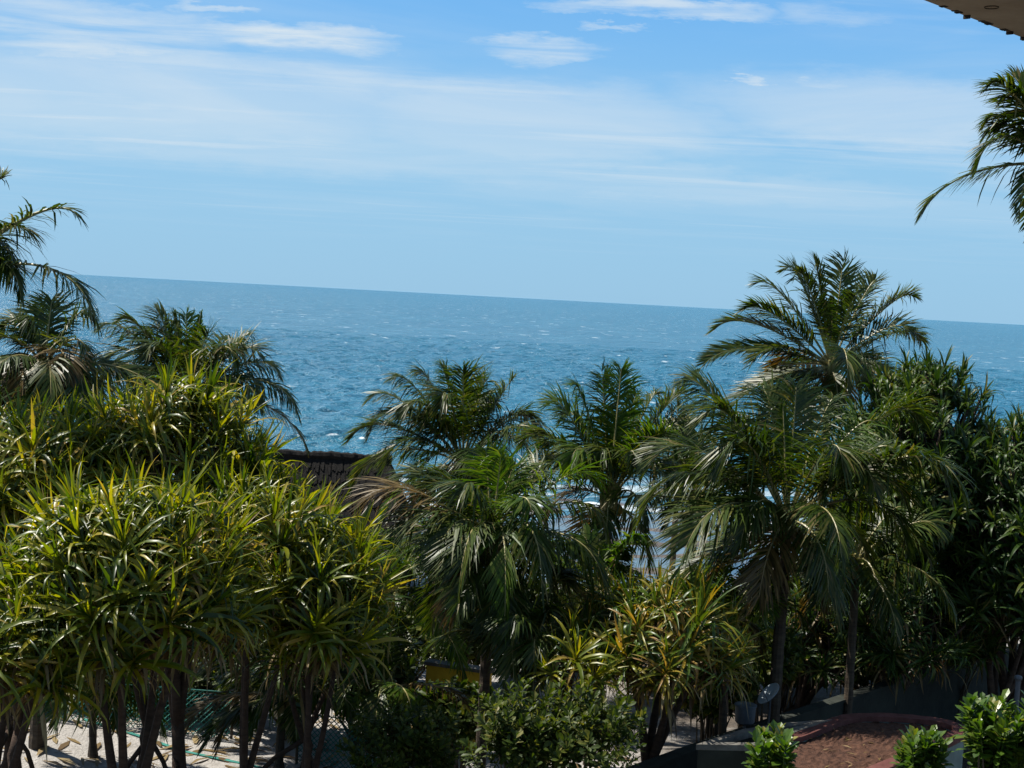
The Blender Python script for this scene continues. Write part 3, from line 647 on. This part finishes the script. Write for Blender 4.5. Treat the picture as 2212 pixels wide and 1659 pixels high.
# ------------------------------------------------------------------ broad-leaved shrubs
def shoot_mesh(seed, mat, leaf, n=16, rise=1.0, whorl=.35):
    """one leafy shoot: a twig with paddle-shaped leaves crowding towards its tip"""
    rs = random.Random(seed); mb = MB()
    for i in range(n):
        u = i / n; a = i * 2.39996 + rs.uniform(-.3, .3); el = R(-10 + 80 * u + rs.uniform(-15, 15))
        d = Vector((math.cos(a) * math.cos(el), math.sin(a) * math.cos(el), math.sin(el)))
        s = Vector((-math.sin(a), math.cos(a), 0)); nn = d.cross(s)
        o = Vector((0, 0, leaf * 2.2 * rise * u)) + d * leaf * .12
        l = leaf * rs.uniform(.75, 1.15); w_ = l * rs.uniform(.22, .30); cu = -nn * l * .10
        P = [o, o + d * l * .38 - s * w_ * .75 + cu * -.5, o + d * l * .38 + s * w_ * .75 + cu * -.5, o + d * l * .74 - s * w_ + cu * -.4, o + d * l * .74 + s * w_ + cu * -.4, o + d * l + cu * .6, o + d * l * .55 - cu * .0]
        mb.add(P, [(0, 6, 1), (0, 2, 6), (1, 6, 3), (2, 4, 6), (6, 5, 3), (6, 4, 5)])
    mb.tube([(0, 0, -leaf * 1.5), (0, 0, leaf * 1.8)], [leaf * .07, leaf * .03], 4)
    return mb.mesh('shoot', M[mat])
SHOOTS = {}
def shrub(label, crown, D, n, mat='shrub', leaf=.12, rd=None, singles=90, seed=1, group='broad-leaved shrubs', name='shrub', base=None, upright=.8, per=16):
    rs = random.Random(seed); cx, cy, rx, ry = crown
    cen = at(cx, cy, D); RX = rx / F * D; RZ = ry / F * D; rd = rd or RX * .8
    bx, by = (cen.x, D) if base is None else base
    gz = ground_z(bx, by) - .05
    root = thing(name, (bx, by, gz), label, 'shrub', group)
    key = (mat, leaf, per)
    if key not in SHOOTS: SHOOTS[key] = [shoot_mesh(70 + i, mat, leaf, per) for i in range(6)]
    items = []
    stem_tips = []
    lobes = [(Vector((rs.uniform(-.6, .6) * RX, rs.uniform(-.6, .6) * rd, rs.uniform(-.35, .6) * RZ)), rs.uniform(.25, .6)) for _ in range(12)]
    for i in range(n):
        c, rr = rs.choice(lobes)
        th = rs.uniform(0, 2 * math.pi); ph = math.asin(rs.uniform(-.6, 1)); r = rs.uniform(.55, 1.05)
        d = Vector((math.cos(th) * math.cos(ph), math.sin(th) * math.cos(ph), math.sin(ph)))
        p = cen + c + Vector((d.x * RX * rr, d.y * rd * rr, d.z * RZ * rr)) * r
        if p.z < gz + .1: p.z = gz + rs.uniform(.1, .4)
        ax = (d * (1 - upright) + UP * upright).normalized()
        mt = Matrix.Translation(p - root.location) @ ax.to_track_quat('Z', 'Y').to_matrix().to_4x4() @ Matrix.Rotation(rs.uniform(0, 6.28), 4, 'Z') @ Matrix.Diagonal((*[rs.choice((.65, .85, 1, 1.15, 1.35))] * 3, 1))
        items.append((rs.choice(SHOOTS[key]), mt, p))
    sm = MB(); b0 = Vector((bx, by, gz))
    for k in range(min(n, 26)):
        p = items[k][2]; c = b0.lerp(p, .5) + Vector((rs.uniform(-.2, .2), rs.uniform(-.2, .2), -.1))
        st = b0 + Vector((rs.uniform(-.25, .25), rs.uniform(-.25, .25), 0))
        sm.tube([sub(bez(st, c, p, t / 5), root) for t in range(6)], [.035 - .005 * t for t in range(6)], 5)
    sm.build('stems', M['twig'], root)
    items.sort(key=lambda q: (q[2] - Vector((0, 0, CAMH))).length)
    for me, mt, p in items[:singles]: link('shoot', me, root, mt)
    if items[singles:]:
        vv = []; ff = []; o = 0
        for me, mt, p in items[singles:]:
            k = len(me.vertices); a = np.empty(k * 3); me.vertices.foreach_get('co', a); a = a.reshape(-1, 3)
            mm = np.array(mt); vv.append(a @ mm[:3, :3].T + mm[:3, 3])
            ff += [tuple(i + o for i in pl.vertices) for pl in me.polygons]; o += k
        m2 = bpy.data.meshes.new('foliage'); m2.from_pydata(np.concatenate(vv).tolist(), [], ff); m2.materials.append(M[mat])
        fo = link('foliage', m2, root); fo['kind'] = 'stuff'
    return root

shrub('bright green shrub with rounded upright shoots in the bottom right corner', (2165, 1655, 85, 95), 15.5, 150, 'shrub_light', .125, seed=1, upright=.85)
shrub('bright green shrub tip poking up before the red-rimmed gravel bed', (1655, 1680, 55, 50), 15.0, 46, 'shrub_light', .125, seed=2, upright=.9)
shrub('dark green shrub before the pale curved wall of the gravel bed', (1985, 1680, 55, 50), 15.5, 46, 'shrub_light', .12, seed=3, upright=.85)
shrub('sunlit leafy bush under the central palms, at the bottom edge', (1180, 1620, 190, 110), 19.5, 420, 'shrub', .11, seed=4, upright=.6)
shrub('dark leafy bush at the bottom edge left of the sunlit bush', (880, 1640, 120, 100), 20.0, 260, 'shrub', .10, seed=5, upright=.6)
BELT = [
    ((880, 1370, 120, 90, 34), 'low dark shrub behind the low palm left of the yellow wall'),
    ((1010, 1400, 110, 90, 33), 'low dark shrub straight behind the yellow wall'),
    ((1120, 1360, 110, 90, 35), 'low dark shrub behind the trunk of the central palm'),
    ((1250, 1350, 100, 75, 36), 'low dark shrub behind the small young palm by the tidal flat'),
    ((1370, 1360, 100, 70, 35), 'low dark shrub behind the golden screw pine, left half'),
    ((1490, 1370, 100, 75, 36), 'low dark shrub behind the stiff-fronded young palm'),
    ((1620, 1380, 100, 80, 34), 'low dark shrub left of the large arching palm trunk'),
    ((760, 1330, 100, 90, 36), 'low dark shrub below the right end of the thatched roof'),
    ((40, 1330, 150, 140, 36), 'tall dark shrub behind the left clump, at the left edge'),
    ((230, 1340, 150, 120, 37), 'tall dark shrub behind the left clump, second from the left edge'),
    ((420, 1350, 150, 120, 36), 'tall dark shrub behind the left clump, under the palm crown against the sea'),
    ((590, 1350, 130, 110, 37), 'tall dark shrub behind the left clump, under the thatched roof'),
    ((20, 1505, 120, 65, 30.2), 'low hedge shrub behind the net fence, at the left edge'),
    ((170, 1500, 120, 65, 30.6), 'low hedge shrub behind the net fence, left of the thick trunks'),
    ((330, 1495, 110, 70, 30.3), 'low hedge shrub behind the net fence, straight behind the thick trunks'),
    ((480, 1500, 110, 65, 30.6), 'low hedge shrub behind the right end of the net fence'),
    ((640, 1500, 110, 75, 29.6), 'low hedge shrub in the shade behind the slender screw pine'),
    ((790, 1500, 100, 75, 28.8), 'low hedge shrub left of the yellow wall'),
    ((1700, 1330, 110, 120, 35), 'tall dark shrub behind the wall, nearest the large arching palm'),
    ((1850, 1300, 130, 140, 36), 'tall dark shrub behind the wall, left of the massive screw pines'),
    ((2020, 1290, 140, 150, 36), 'tall dark shrub behind the trunk of the massive rounded screw pine'),
    ((2190, 1290, 130, 150, 36), 'tall dark shrub behind the wall at the right edge'),
    ((1700, 1440, 90, 60, 31.5), 'low dark shrub against the far side of the wall, above the basin'),
    ((985, 1560, 70, 32, 26.5), 'low dark shrub in front of the foot of the yellow wall'),
    ((1640, 1470, 70, 60, 27.5), 'low dark shrub against the far side of the wall, behind the satellite dish'),
    ((1540, 1520, 70, 60, 26.5), 'low dark shrub at the foot of the golden screw pine'),
    ((2060, 1400, 90, 60, 31.5), 'low dark shrub against the far side of the wall, near the right edge'),
    ((1880, 1430, 110, 70, 32.5), 'low dark shrub against the far side of the wall, above the gravel bed')]
for k, ((x, y, rx, ry, D), lab) in enumerate(BELT):
    shrub(lab, (x, y, rx, ry), D, 280, 'shrub', .17, seed=40 + k, singles=0, group='coastal shrubs behind the palms', name='coastal_shrub', upright=.5, per=12)

# ------------------------------------------------------------------ thatched hut by the shore
def build_hut():
    D = 45.0
    r0 = at(560, 977, D); r1 = at(840, 991, D); zr = (r0.z + r1.z) / 2; x0, x1 = r0.x, r1.x
    root = thing('thatched_hut', ((x0 + x1) / 2, D, ground_z((x0 + x1) / 2, D)), 'dark thatched roof hut at the water side of the left screw pines', 'hut')
    rise = 2.7; run = 1.9; hip = 1.0; ze = zr - rise
    def ring(t): # hip roof outline at fraction t down from the ridge
        return [Vector((x0 - hip * t, D - run * t, zr - rise * t)), Vector((x1 + hip * t, D - run * t, zr - rise * t)), Vector((x1 + hip * t, D + run * t, zr - rise * t)), Vector((x0 - hip * t, D + run * t, zr - rise * t))]
    rs = random.Random(5); nc = 8
    for c in range(nc):
        t0, t1 = c / nc, (c + 1) / nc + .05
        a, b = ring(t0), ring(t1); mb = MB()
        for s_ in range(4):
            p0, p1, q0, q1 = a[s_], a[(s_ + 1) % 4], b[s_], b[(s_ + 1) % 4]
            out = (q0 + q1 - p0 - p1); out.z = 0; out = out.normalized() if out.length > 0 else Vector((0, -1, 0))
            n = max(2, int((q1 - q0).length / .055))
            for i in range(n):
                u0, u1 = i / n, (i + 1) / n; j = rs.uniform(-.10, .14); th = rs.uniform(.0, .04); lift = .01 + .006 * (c % 2) + rs.uniform(0, .02)
                A, B = p0.lerp(p1, u0), p0.lerp(p1, u1); Q0, Q1 = q0.lerp(q1, u0), q0.lerp(q1, u1)
                dn0 = (Q0 - A); dn1 = (Q1 - B)
                Q0 = A + dn0 * (1 + j / max(.1, dn0.length)); Q1 = B + dn1 * (1 + j / max(.1, dn1.length))
                up = (UP + out).normalized()
                mb.add([A + up * .01, B + up * .01, Q1 + up * (lift + th), Q0 + up * (lift + th), A - up * .08, B - up * .08, Q1 - up * .03, Q0 - up * .03], [(0, 3, 2, 1), (3, 7, 6, 2), (0, 4, 7, 3), (1, 2, 6, 5)])
        mb.v = [tuple(sub(v, root)) for v in mb.v]
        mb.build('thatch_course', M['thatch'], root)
    rd = MB(); rd.tube([sub((x0 - .1 + (x1 - x0 + .2) * i / 40, D, zr + .0 + rs.uniform(-.02, .02)), root) for i in range(41)], [.13 + rs.uniform(-.015, .015) for _ in range(41)], 8, wob=.1)
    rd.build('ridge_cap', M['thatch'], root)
    for px in (x0 - hip * .6, (x0 + x1) / 2, x1 + hip * .6):
        for sy in (-1, 1):
            pm = MB(); gz = ground_z(px, D) - .2
            pm.tube([sub((px, D + sy * run * .72, gz), root), sub((px + .03, D + sy * run * .72, ze + .55), root)], [.09, .07], 8, wob=.05); pm.build('post', M['post_wood'], root)
    wl = MB(); wl.box(sub(((x0 + x1) / 2, D + .1, (ze + ground_z(0, D)) / 2), root), (x1 - x0 + .4, run * 1.2, ze - ground_z(0, D) + .4)); wl.build('wall', M['post_wood'], root)
build_hut()

# ------------------------------------------------------------------ boundary wall, gravel bed, basin
def wall_run(root, name, pts, z0, z1, th, mat, coping=None):
    mb = MB()
    for a, b in zip(pts, pts[1:]):
        a = Vector(a); b = Vector(b); d = (b - a); L = d.length; d.normalize(); n = Vector((-d.y, d.x, 0)) * th / 2
        P = [a - n, b - n, b + n, a + n]
        mb.add([sub((p.x, p.y, z0), root) for p in P] + [sub((p.x, p.y, z1), root) for p in P], [(3, 2, 1, 0), (4, 5, 6, 7), (0, 1, 5, 4), (1, 2, 6, 5), (2, 3, 7, 6), (3, 0, 4, 7)])
    return mb.build(name, mat, root)
WZ = 1.8
wp = [on(1290, 1690, WZ), on(1480, 1620, WZ), on(1700, 1545, WZ), on(1900, 1480, WZ), on(2060, 1432, WZ), on(2300, 1370, WZ)]
for p in wp: p.z = 0
wroot = thing('boundary_wall', (wp[2].x, wp[2].y, 0), 'long grey-green garden boundary wall receding into the shade on the right', 'wall')
for a, b in zip(wp, wp[1:]):
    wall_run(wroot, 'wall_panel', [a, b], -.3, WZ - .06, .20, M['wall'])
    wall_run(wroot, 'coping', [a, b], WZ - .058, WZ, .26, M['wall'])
RZ_ = 2.6
def offset_loop(P, d):
    n = len(P); out = []
    for i in range(n):
        a, b, c = P[i - 1], P[i], P[(i + 1) % n]
        e1 = (b - a); e2 = (c - b); e1.z = e2.z = 0; e1.normalize(); e2.normalize()
        n1 = Vector((-e1.y, e1.x, 0)); n2 = Vector((-e2.y, e2.x, 0)); m_ = (n1 + n2); m_.normalize()
        out.append(b + m_ * d / max(.5, m_.dot(n1)))
    return out
def ccw(P):
    A = sum(P[i - 1].x * P[i].y - P[i].x * P[i - 1].y for i in range(len(P)))
    return P if A > 0 else P[::-1]
def smooth_loop(P, n=4):
    out = []
    for i in range(len(P)):
        p0, p1, p2, p3 = P[i - 1], P[i], P[(i + 1) % len(P)], P[(i + 2) % len(P)]
        for k in range(n):
            t = k / n
            out.append(.5 * ((2 * p1) + (p2 - p0) * t + (2 * p0 - 5 * p1 + 4 * p2 - p3) * t * t + (3 * p1 - p0 - 3 * p2 + p3) * t ** 3))
    return out
def ring_prism(root, name, outer, inner, z0, z1, mat, jitter=0):
    mb = MB(); n = len(outer); rs = random.Random(3)
    O0 = [sub((p.x, p.y, z0), root) for p in outer]; O1 = [sub((p.x, p.y, z1 + rs.uniform(-jitter, jitter)), root) for p in outer]
    I0 = [sub((p.x, p.y, z0), root) for p in inner]; I1 = [sub((p.x, p.y, z1 + rs.uniform(-jitter, jitter)), root) for p in inner]
    f = []
    for i in range(n):
        j = (i + 1) % n
        f += [(i, j, n + j, n + i), (n + i, n + j, 3 * n + j, 3 * n + i), (3 * n + i, 3 * n + j, 2 * n + j, 2 * n + i), (2 * n + i, 2 * n + j, j, i)]
    mb.add(O0 + O1 + I0 + I1, f); return mb.build(name, mat, root)
def fill(root, name, loop, z, mat, grid=.06, amp=.02):
    xs = [p.x for p in loop]; ys = [p.y for p in loop]
    def inside(x, y):
        c = False
        for i in range(len(loop)):
            a, b = loop[i - 1], loop[i]
            if (a.y > y) != (b.y > y) and x < (b.x - a.x) * (y - a.y) / (b.y - a.y) + a.x: c = not c
        return c
    X = np.arange(min(xs), max(xs), grid); Y = np.arange(min(ys), max(ys), grid); id_ = {}; v = []; f = []
    rs = random.Random(8)
    for i, x in enumerate(X):
        for j, y in enumerate(Y):
            if inside(x, y): id_[i, j] = len(v); v.append(tuple(sub((x, y, z + rs.uniform(-amp, amp) + .05 * math.sin(x * 1.7) * math.sin(y * 2.1)), root)))
    for (i, j) in id_:
        if (i + 1, j) in id_ and (i, j + 1) in id_ and (i + 1, j + 1) in id_: f.append((id_[i, j], id_[i + 1, j], id_[i + 1, j + 1], id_[i, j + 1]))
    me = bpy.data.meshes.new(name); me.from_pydata(v, [], f); me.materials.append(mat); return link(name, me, root)
M['gravel'] = solid_mat('red_brown_gravel', (.045, .020, .012), (.14, .066, .04), 9, 0.95, 0.9, 60)
M['basin_floor'] = solid_mat('dark_basin_floor', (.02, .022, .026), (.05, .05, .055), 3, 0.5)
bedpx = [(1655, 1606), (1738, 1575), (1822, 1545), (1900, 1541), (1990, 1547), (2058, 1559), (2087, 1576), (2058, 1598), (1965, 1638), (1860, 1680), (1760, 1712), (1690, 1690), (1662, 1640)]
bl = ccw([on(x, y, RZ_) for x, y in bedpx]); bl = smooth_loop(bl, 4)
bed = thing('gravel_bed', (sum(p.x for p in bl) / len(bl), sum(p.y for p in bl) / len(bl), 0), 'rounded raised bed with red rim filled with red-brown gravel', 'raised bed')
ring_prism(bed, 'side_wall', offset_loop(bl, .02), offset_loop(bl, .16), -.3, RZ_ - .09, M['wall_pale'])
ring_prism(bed, 'rim', offset_loop(bl, -.03), offset_loop(bl, .20), RZ_ - .088, RZ_, M['red_rim'], .006)
fill(bed, 'gravel', offset_loop(bl, .12), RZ_ - .10, M['gravel'])['kind'] = 'stuff'
bspx = [(1493, 1596), (1600, 1562), (1700, 1547), (1808, 1541), (1735, 1567), (1648, 1600)]
sl = ccw([on(x, y, RZ_ + .1) for x, y in bspx]); sl = offset_loop(sl, .05)
bas = thing('garden_basin', (sum(p.x for p in sl) / len(sl), sum(p.y for p in sl) / len(sl), 0), 'dark empty basin with pale front rim beside the gravel bed', 'basin')
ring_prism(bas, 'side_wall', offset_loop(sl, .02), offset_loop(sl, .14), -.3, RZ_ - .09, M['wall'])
ring_prism(bas, 'rim', sl, offset_loop(sl, .16), RZ_ - .088, RZ_ + .01, M['cement'], .008)
fill(bas, 'floor', offset_loop(sl, .08), 1.7, M['basin_floor'], .12, .004)

# ------------------------------------------------------------------ small things
def lathe(mb, prof, c, n=20, rot=None):
    rings = []
    for r_, z in prof:
        rings.append([Vector((math.cos(k * 2 * math.pi / n) * r_, math.sin(k * 2 * math.pi / n) * r_, z)) for k in range(n)])
    P = [p for rg in rings for p in rg]
    if rot is not None: P = [rot @ p for p in P]
    mb.add([Vector(c) + p for p in P], [(i * n + k, i * n + (k + 1) % n, (i + 1) * n + (k + 1) % n, (i + 1) * n + k) for i in range(len(prof) - 1) for k in range(n)])
# satellite dish
dp = at(1664, 1502, 25.2)
dr = thing('satellite_dish', (dp.x + .05, dp.y + .25, 0), 'grey satellite dish on a pole behind the basin', 'satellite dish')
mb = MB(); rt = Matrix.Rotation(R(-30), 3, 'Z') @ Matrix.Rotation(R(-38), 3, 'Y') @ Matrix.Rotation(R(28), 3, 'X')
prof = [(.001, 0), (.08, .006), (.16, .026), (.235, .058), (.245, .060), (.245, .050), (.16, .014), (.08, -.006), (.001, -.012)]
lathe(mb, prof, sub(dp, dr), 28, rt); mb.build('reflector', M['dish'], dr, True)
mb = MB(); mb.tube([sub((dp.x + .05, dp.y + .25, -.1), dr), sub((dp.x + .05, dp.y + .25, dp.z - .12), dr), sub(dp - Vector((0, -.03, .03)), dr)], .022, 8); mb.build('pole', M['metal'], dr)
ax = rt @ Vector((0, 0, 1)); ed = rt @ Vector((0, -.23, .05))
mb = MB(); mb.tube([sub(dp + ed, dr), sub(dp + ax * .24 + ed * .25, dr)], .010, 6); mb.build('feed_arm', M['metal'], dr)
mb = MB(); mb.tube([sub(dp + ax * .22 + ed * .2, dr), sub(dp + ax * .29 + ed * .1, dr)], [.03, .022], 8); mb.build('feed_horn', M['metal'], dr)
# drum lamp on a pole
lp = at(1611, 1522, 24.6)
lr = thing('post_lamp', (lp.x, lp.y, 0), 'dark grey drum-shaped lamp on a slim pole left of the satellite dish', 'lamp')
mb = MB(); lathe(mb, [(.001, .012), (.17, .010), (.20, 0), (.20, -.02), (.185, -.025), (.175, -.30), (.15, -.33), (.001, -.33)], sub(lp, lr), 24); mb.build('lamp_shade', M['metal'], lr)
mb = MB(); mb.tube([sub((lp.x, lp.y, -.1), lr), sub((lp.x, lp.y, lp.z - .31), lr)], .028, 8); mb.build('pole', M['metal'], lr)
# white capped lamp above the bush
lp = at(1163, 1573, 19.3)
lr = thing('post_lamp', (lp.x, lp.y, 0), 'white disc-topped garden lamp sticking out of the sunlit bush', 'lamp')
mb = MB(); lathe(mb, [(.001, .03), (.08, .026), (.145, .004), (.15, -.008), (.14, -.012), (.001, -.012)], sub(lp, lr), 24); mb.build('cap', M['white'], lr, True)
mb = MB(); lathe(mb, [(.07, -.012), (.065, -.17), (.05, -.19), (.001, -.19)], sub(lp, lr), 16); mb.build('lamp_body', M['metal'], lr)
mb = MB(); mb.tube([sub((lp.x, lp.y, -.1), lr), sub((lp.x, lp.y, lp.z - .18), lr)], .03, 8); mb.build('pole', M['metal'], lr)
# grey post at the right edge
gp = at(2200, 1462, 24.0)
gr = thing('metal_post', (gp.x, gp.y, 0), 'slim grey metal post with a cap at the right edge', 'post')
mb = MB(); mb.tube([sub((gp.x, gp.y, -.2), gr), sub((gp.x, gp.y, gp.z - .04), gr)], .045, 10); mb.build('shaft', M['metal'], gr)
mb = MB(); lathe(mb, [(.001, .03), (.05, .02), (.065, 0), (.065, -.05), (.046, -.05)], sub(gp, gr), 14); mb.build('cap', M['metal'], gr, True)
# yellow wall glimpsed through the fronds
ya = at(925, 1432, 29.5); yb = at(1060, 1440, 29.0)
yr = thing('yellow_wall', ((ya.x + yb.x) / 2, (ya.y + yb.y) / 2, 0), 'low yellow painted wall glimpsed between the central palm trunks', 'wall')
yz = (ya.z + yb.z) / 2
wall_run(yr, 'wall_panel', [Vector((ya.x, ya.y, 0)), Vector((yb.x, yb.y, 0))], -.3, yz - .07, .20, M['yellow'])
wall_run(yr, 'coping', [Vector((ya.x - .04, ya.y, 0)), Vector((yb.x + .04, yb.y, 0))], yz - .068, yz, .30, M['cement'])
# green net fences round the sandy yard
def net_fence(label, pa, pb, h, cell=.11):
    pa = Vector((pa[0], pa[1], ground_z(*pa[:2]))); pb = Vector((pb[0], pb[1], ground_z(*pb[:2])))
    root = thing('net_fence', (pa + pb) / 2, label, 'fence', 'green net fences')
    d = pb - pa; L = d.length; d.normalize(); n = int(L / 1.9) + 1
    for i in range(n + 1):
        p = pa.lerp(pb, i / n); m = MB(); m.tube([sub(p - UP * .2, root), sub(p + UP * (h + .05), root)], .03, 7); m.build('post', M['post_wood'], root)
    m = MB(); m.tube([sub(pa + UP * h, root), sub((pa + pb) / 2 + UP * (h - .04), root), sub(pb + UP * h, root)], .012, 6); m.build('top_rope', M['net'], root)
    m = MB(); k = 0; steps = int(L / cell) + int(h / cell)
    for sgn in (1, -1):
        for i in range(-int(h / cell), int(L / cell) + 1):
            u0 = i * cell; a_, b_ = 0, h
            s0, s1 = u0, u0 + h
            if s0 < 0: a_ = -s0; s0 = 0
            if s1 > L: b_ = L - u0; s1 = L
            if b_ <= a_: continue
            if sgn == 1: P, Q = pa + d * s0 + UP * a_, pa + d * s1 + UP * b_
            else: P, Q = pb - d * s0 + UP * a_, pb - d * s1 + UP * b_
            m.tube([sub(P, root), sub((P + Q) / 2 + Vector((0, random.uniform(-.03, .03), 0)), root), sub(Q, root)], .009, 4, cap=False)
    o = m.build('net_mesh', M['net'], root); o['kind'] = 'stuff'
a = on(640, 1650, 0); b = on(830, 1668, 0); net_fence('teal net fence section in the sun at the yard, right end', (a.x, a.y), (b.x, b.y), 1.05)
a = on(-40, 1562, 0); b = on(500, 1590, 0); net_fence('long teal net fence behind the screw pine trunks across the yard', (a.x, a.y), (b.x, b.y), 1.0)
# teal strap on the sand
m = MB(); P = [on(180, 1568, .0), on(300, 1595, 0), on(400, 1622, 0), on(520, 1648, 0), on(600, 1670, 0)]
for p in P: p.z = ground_z(p.x, p.y) + .012
rt_ = thing('ground_strap', P[2], 'faded teal boundary strap lying across the pale sand', 'strap')
for q0, q1 in zip(P, P[1:]): m.box(sub((q0 + q1) / 2, rt_), ((q1 - q0).length, .09, .02), (q1 - q0).to_track_quat('X', 'Z').to_matrix())
m.build('webbing', M['net'], rt_)

# ------------------------------------------------------------------ roof eave of the own building, top right
EZ = CAMH + 1.35
e0 = on(1985, -4, EZ); e1 = on(2232, 90, EZ); ed = (e1 - e0).normalized(); en = Vector((ed.y, -ed.x, 0))
A = e0 - ed * 5; B = e1 + ed * 7
er = thing('building_eave', (A + en * 2.4) * Vector((1, 1, 0)).length * 0 + Vector((A.x + en.x * 2.4, A.y + en.y * 2.4, 0)), 'weathered brown roof eave with ragged drip edge in the top right corner', 'building')
def slab(name, o0, o1, z0, z1, mat, A=A):
    P = [A + en * o0, B + en * o0, B + en * o1, A + en * o1]; mb = MB()
    mb.add([sub((p.x, p.y, z0), er) for p in P] + [sub((p.x, p.y, z1), er) for p in P], [(3, 2, 1, 0), (4, 5, 6, 7), (0, 1, 5, 4), (1, 2, 6, 5), (2, 3, 7, 6), (3, 0, 4, 7)])
    return mb.build(name, mat, er)
slab('edge_beam', 0, .42, EZ, EZ + .22, M['soffit']); slab('soffit', .421, 2.5, EZ + .05, EZ + .20, M['soffit']); slab('roof_deck', -.04, 2.6, EZ + .222, EZ + .34, M['cement'])
slab('outer_wall', 2.3, 2.5, -.3, EZ + .049, M['wall_pale'], e0 + ed * 1.0)
m = MB(); rs = random.Random(4); Lr = (B - A).length; s_ = 0
while s_ < Lr:
    wdt = rs.uniform(.008, .03); h = rs.uniform(.001, .005) if rs.random() < .85 else rs.uniform(.006, .016)
    p = A + ed * s_ + en * .012; m.box(sub((p.x, p.y, EZ - h / 2 + .004), er), (wdt, .03, h + .008), ed.to_track_quat('X', 'Z').to_matrix()); s_ += wdt + (rs.uniform(0, .02) if rs.random() < .6 else rs.uniform(.03, .2))
m.build('drip_edge', M['soffit_edge'], er)['kind'] = 'stuff'
hp = on(2142, 15, EZ); m = MB(); lathe(m, [(.03, -.004), (.03, .006), (.001, .006)], sub(hp, er), 12); m.build('ceiling_hole', M['soffit_edge'], er)

# ------------------------------------------------------------------ fallen leaves on the yard sand and on the gravel
def litter(name, label, n, area, seed, size, zf):
    rs = random.Random(seed); mb = MB()
    for _ in range(n):
        x, y = area(rs); z = zf(x, y) + rs.uniform(.012, .03); a = rs.uniform(0, 6.28); l = size * rs.uniform(.4, 1.3); w_ = l * rs.uniform(.05, .14); k = rs.uniform(.0, .25) * l
        d = Vector((math.cos(a), math.sin(a), 0)); q = Vector((-d.y, d.x, 0)); c = Vector((x, y, z))
        mb.add([c - d * l / 2 - q * w_ * .4, c - d * l / 2 + q * w_ * .4, c - q * w_ + UP * k * .4, c + q * w_ + UP * k * .4, c + d * l / 2 - q * w_ * .1, c + d * l / 2 + q * w_ * .1], [(0, 2, 3, 1), (2, 4, 5, 3)])
    o = mb.build(name, M['pan_dry']); tag(o, label, None, kind='stuff'); return o
litter('leaf_litter', 'dry fallen leaves scattered over the pale sand of the yard', 900, lambda r: (r.uniform(-13, 3), r.uniform(22, 33)), 2, .5, ground_z)
bx0, bx1 = min(p.x for p in bl) + .4, max(p.x for p in bl) - .5; by0, by1 = min(p.y for p in bl) + .5, max(p.y for p in bl) - .5
litter('leaf_litter', 'few dry leaves lying on the red-brown gravel', 60, lambda r: (r.uniform(bx0, bx1), r.uniform(by0, by1)), 3, .16, lambda x, y: RZ_ - .09)
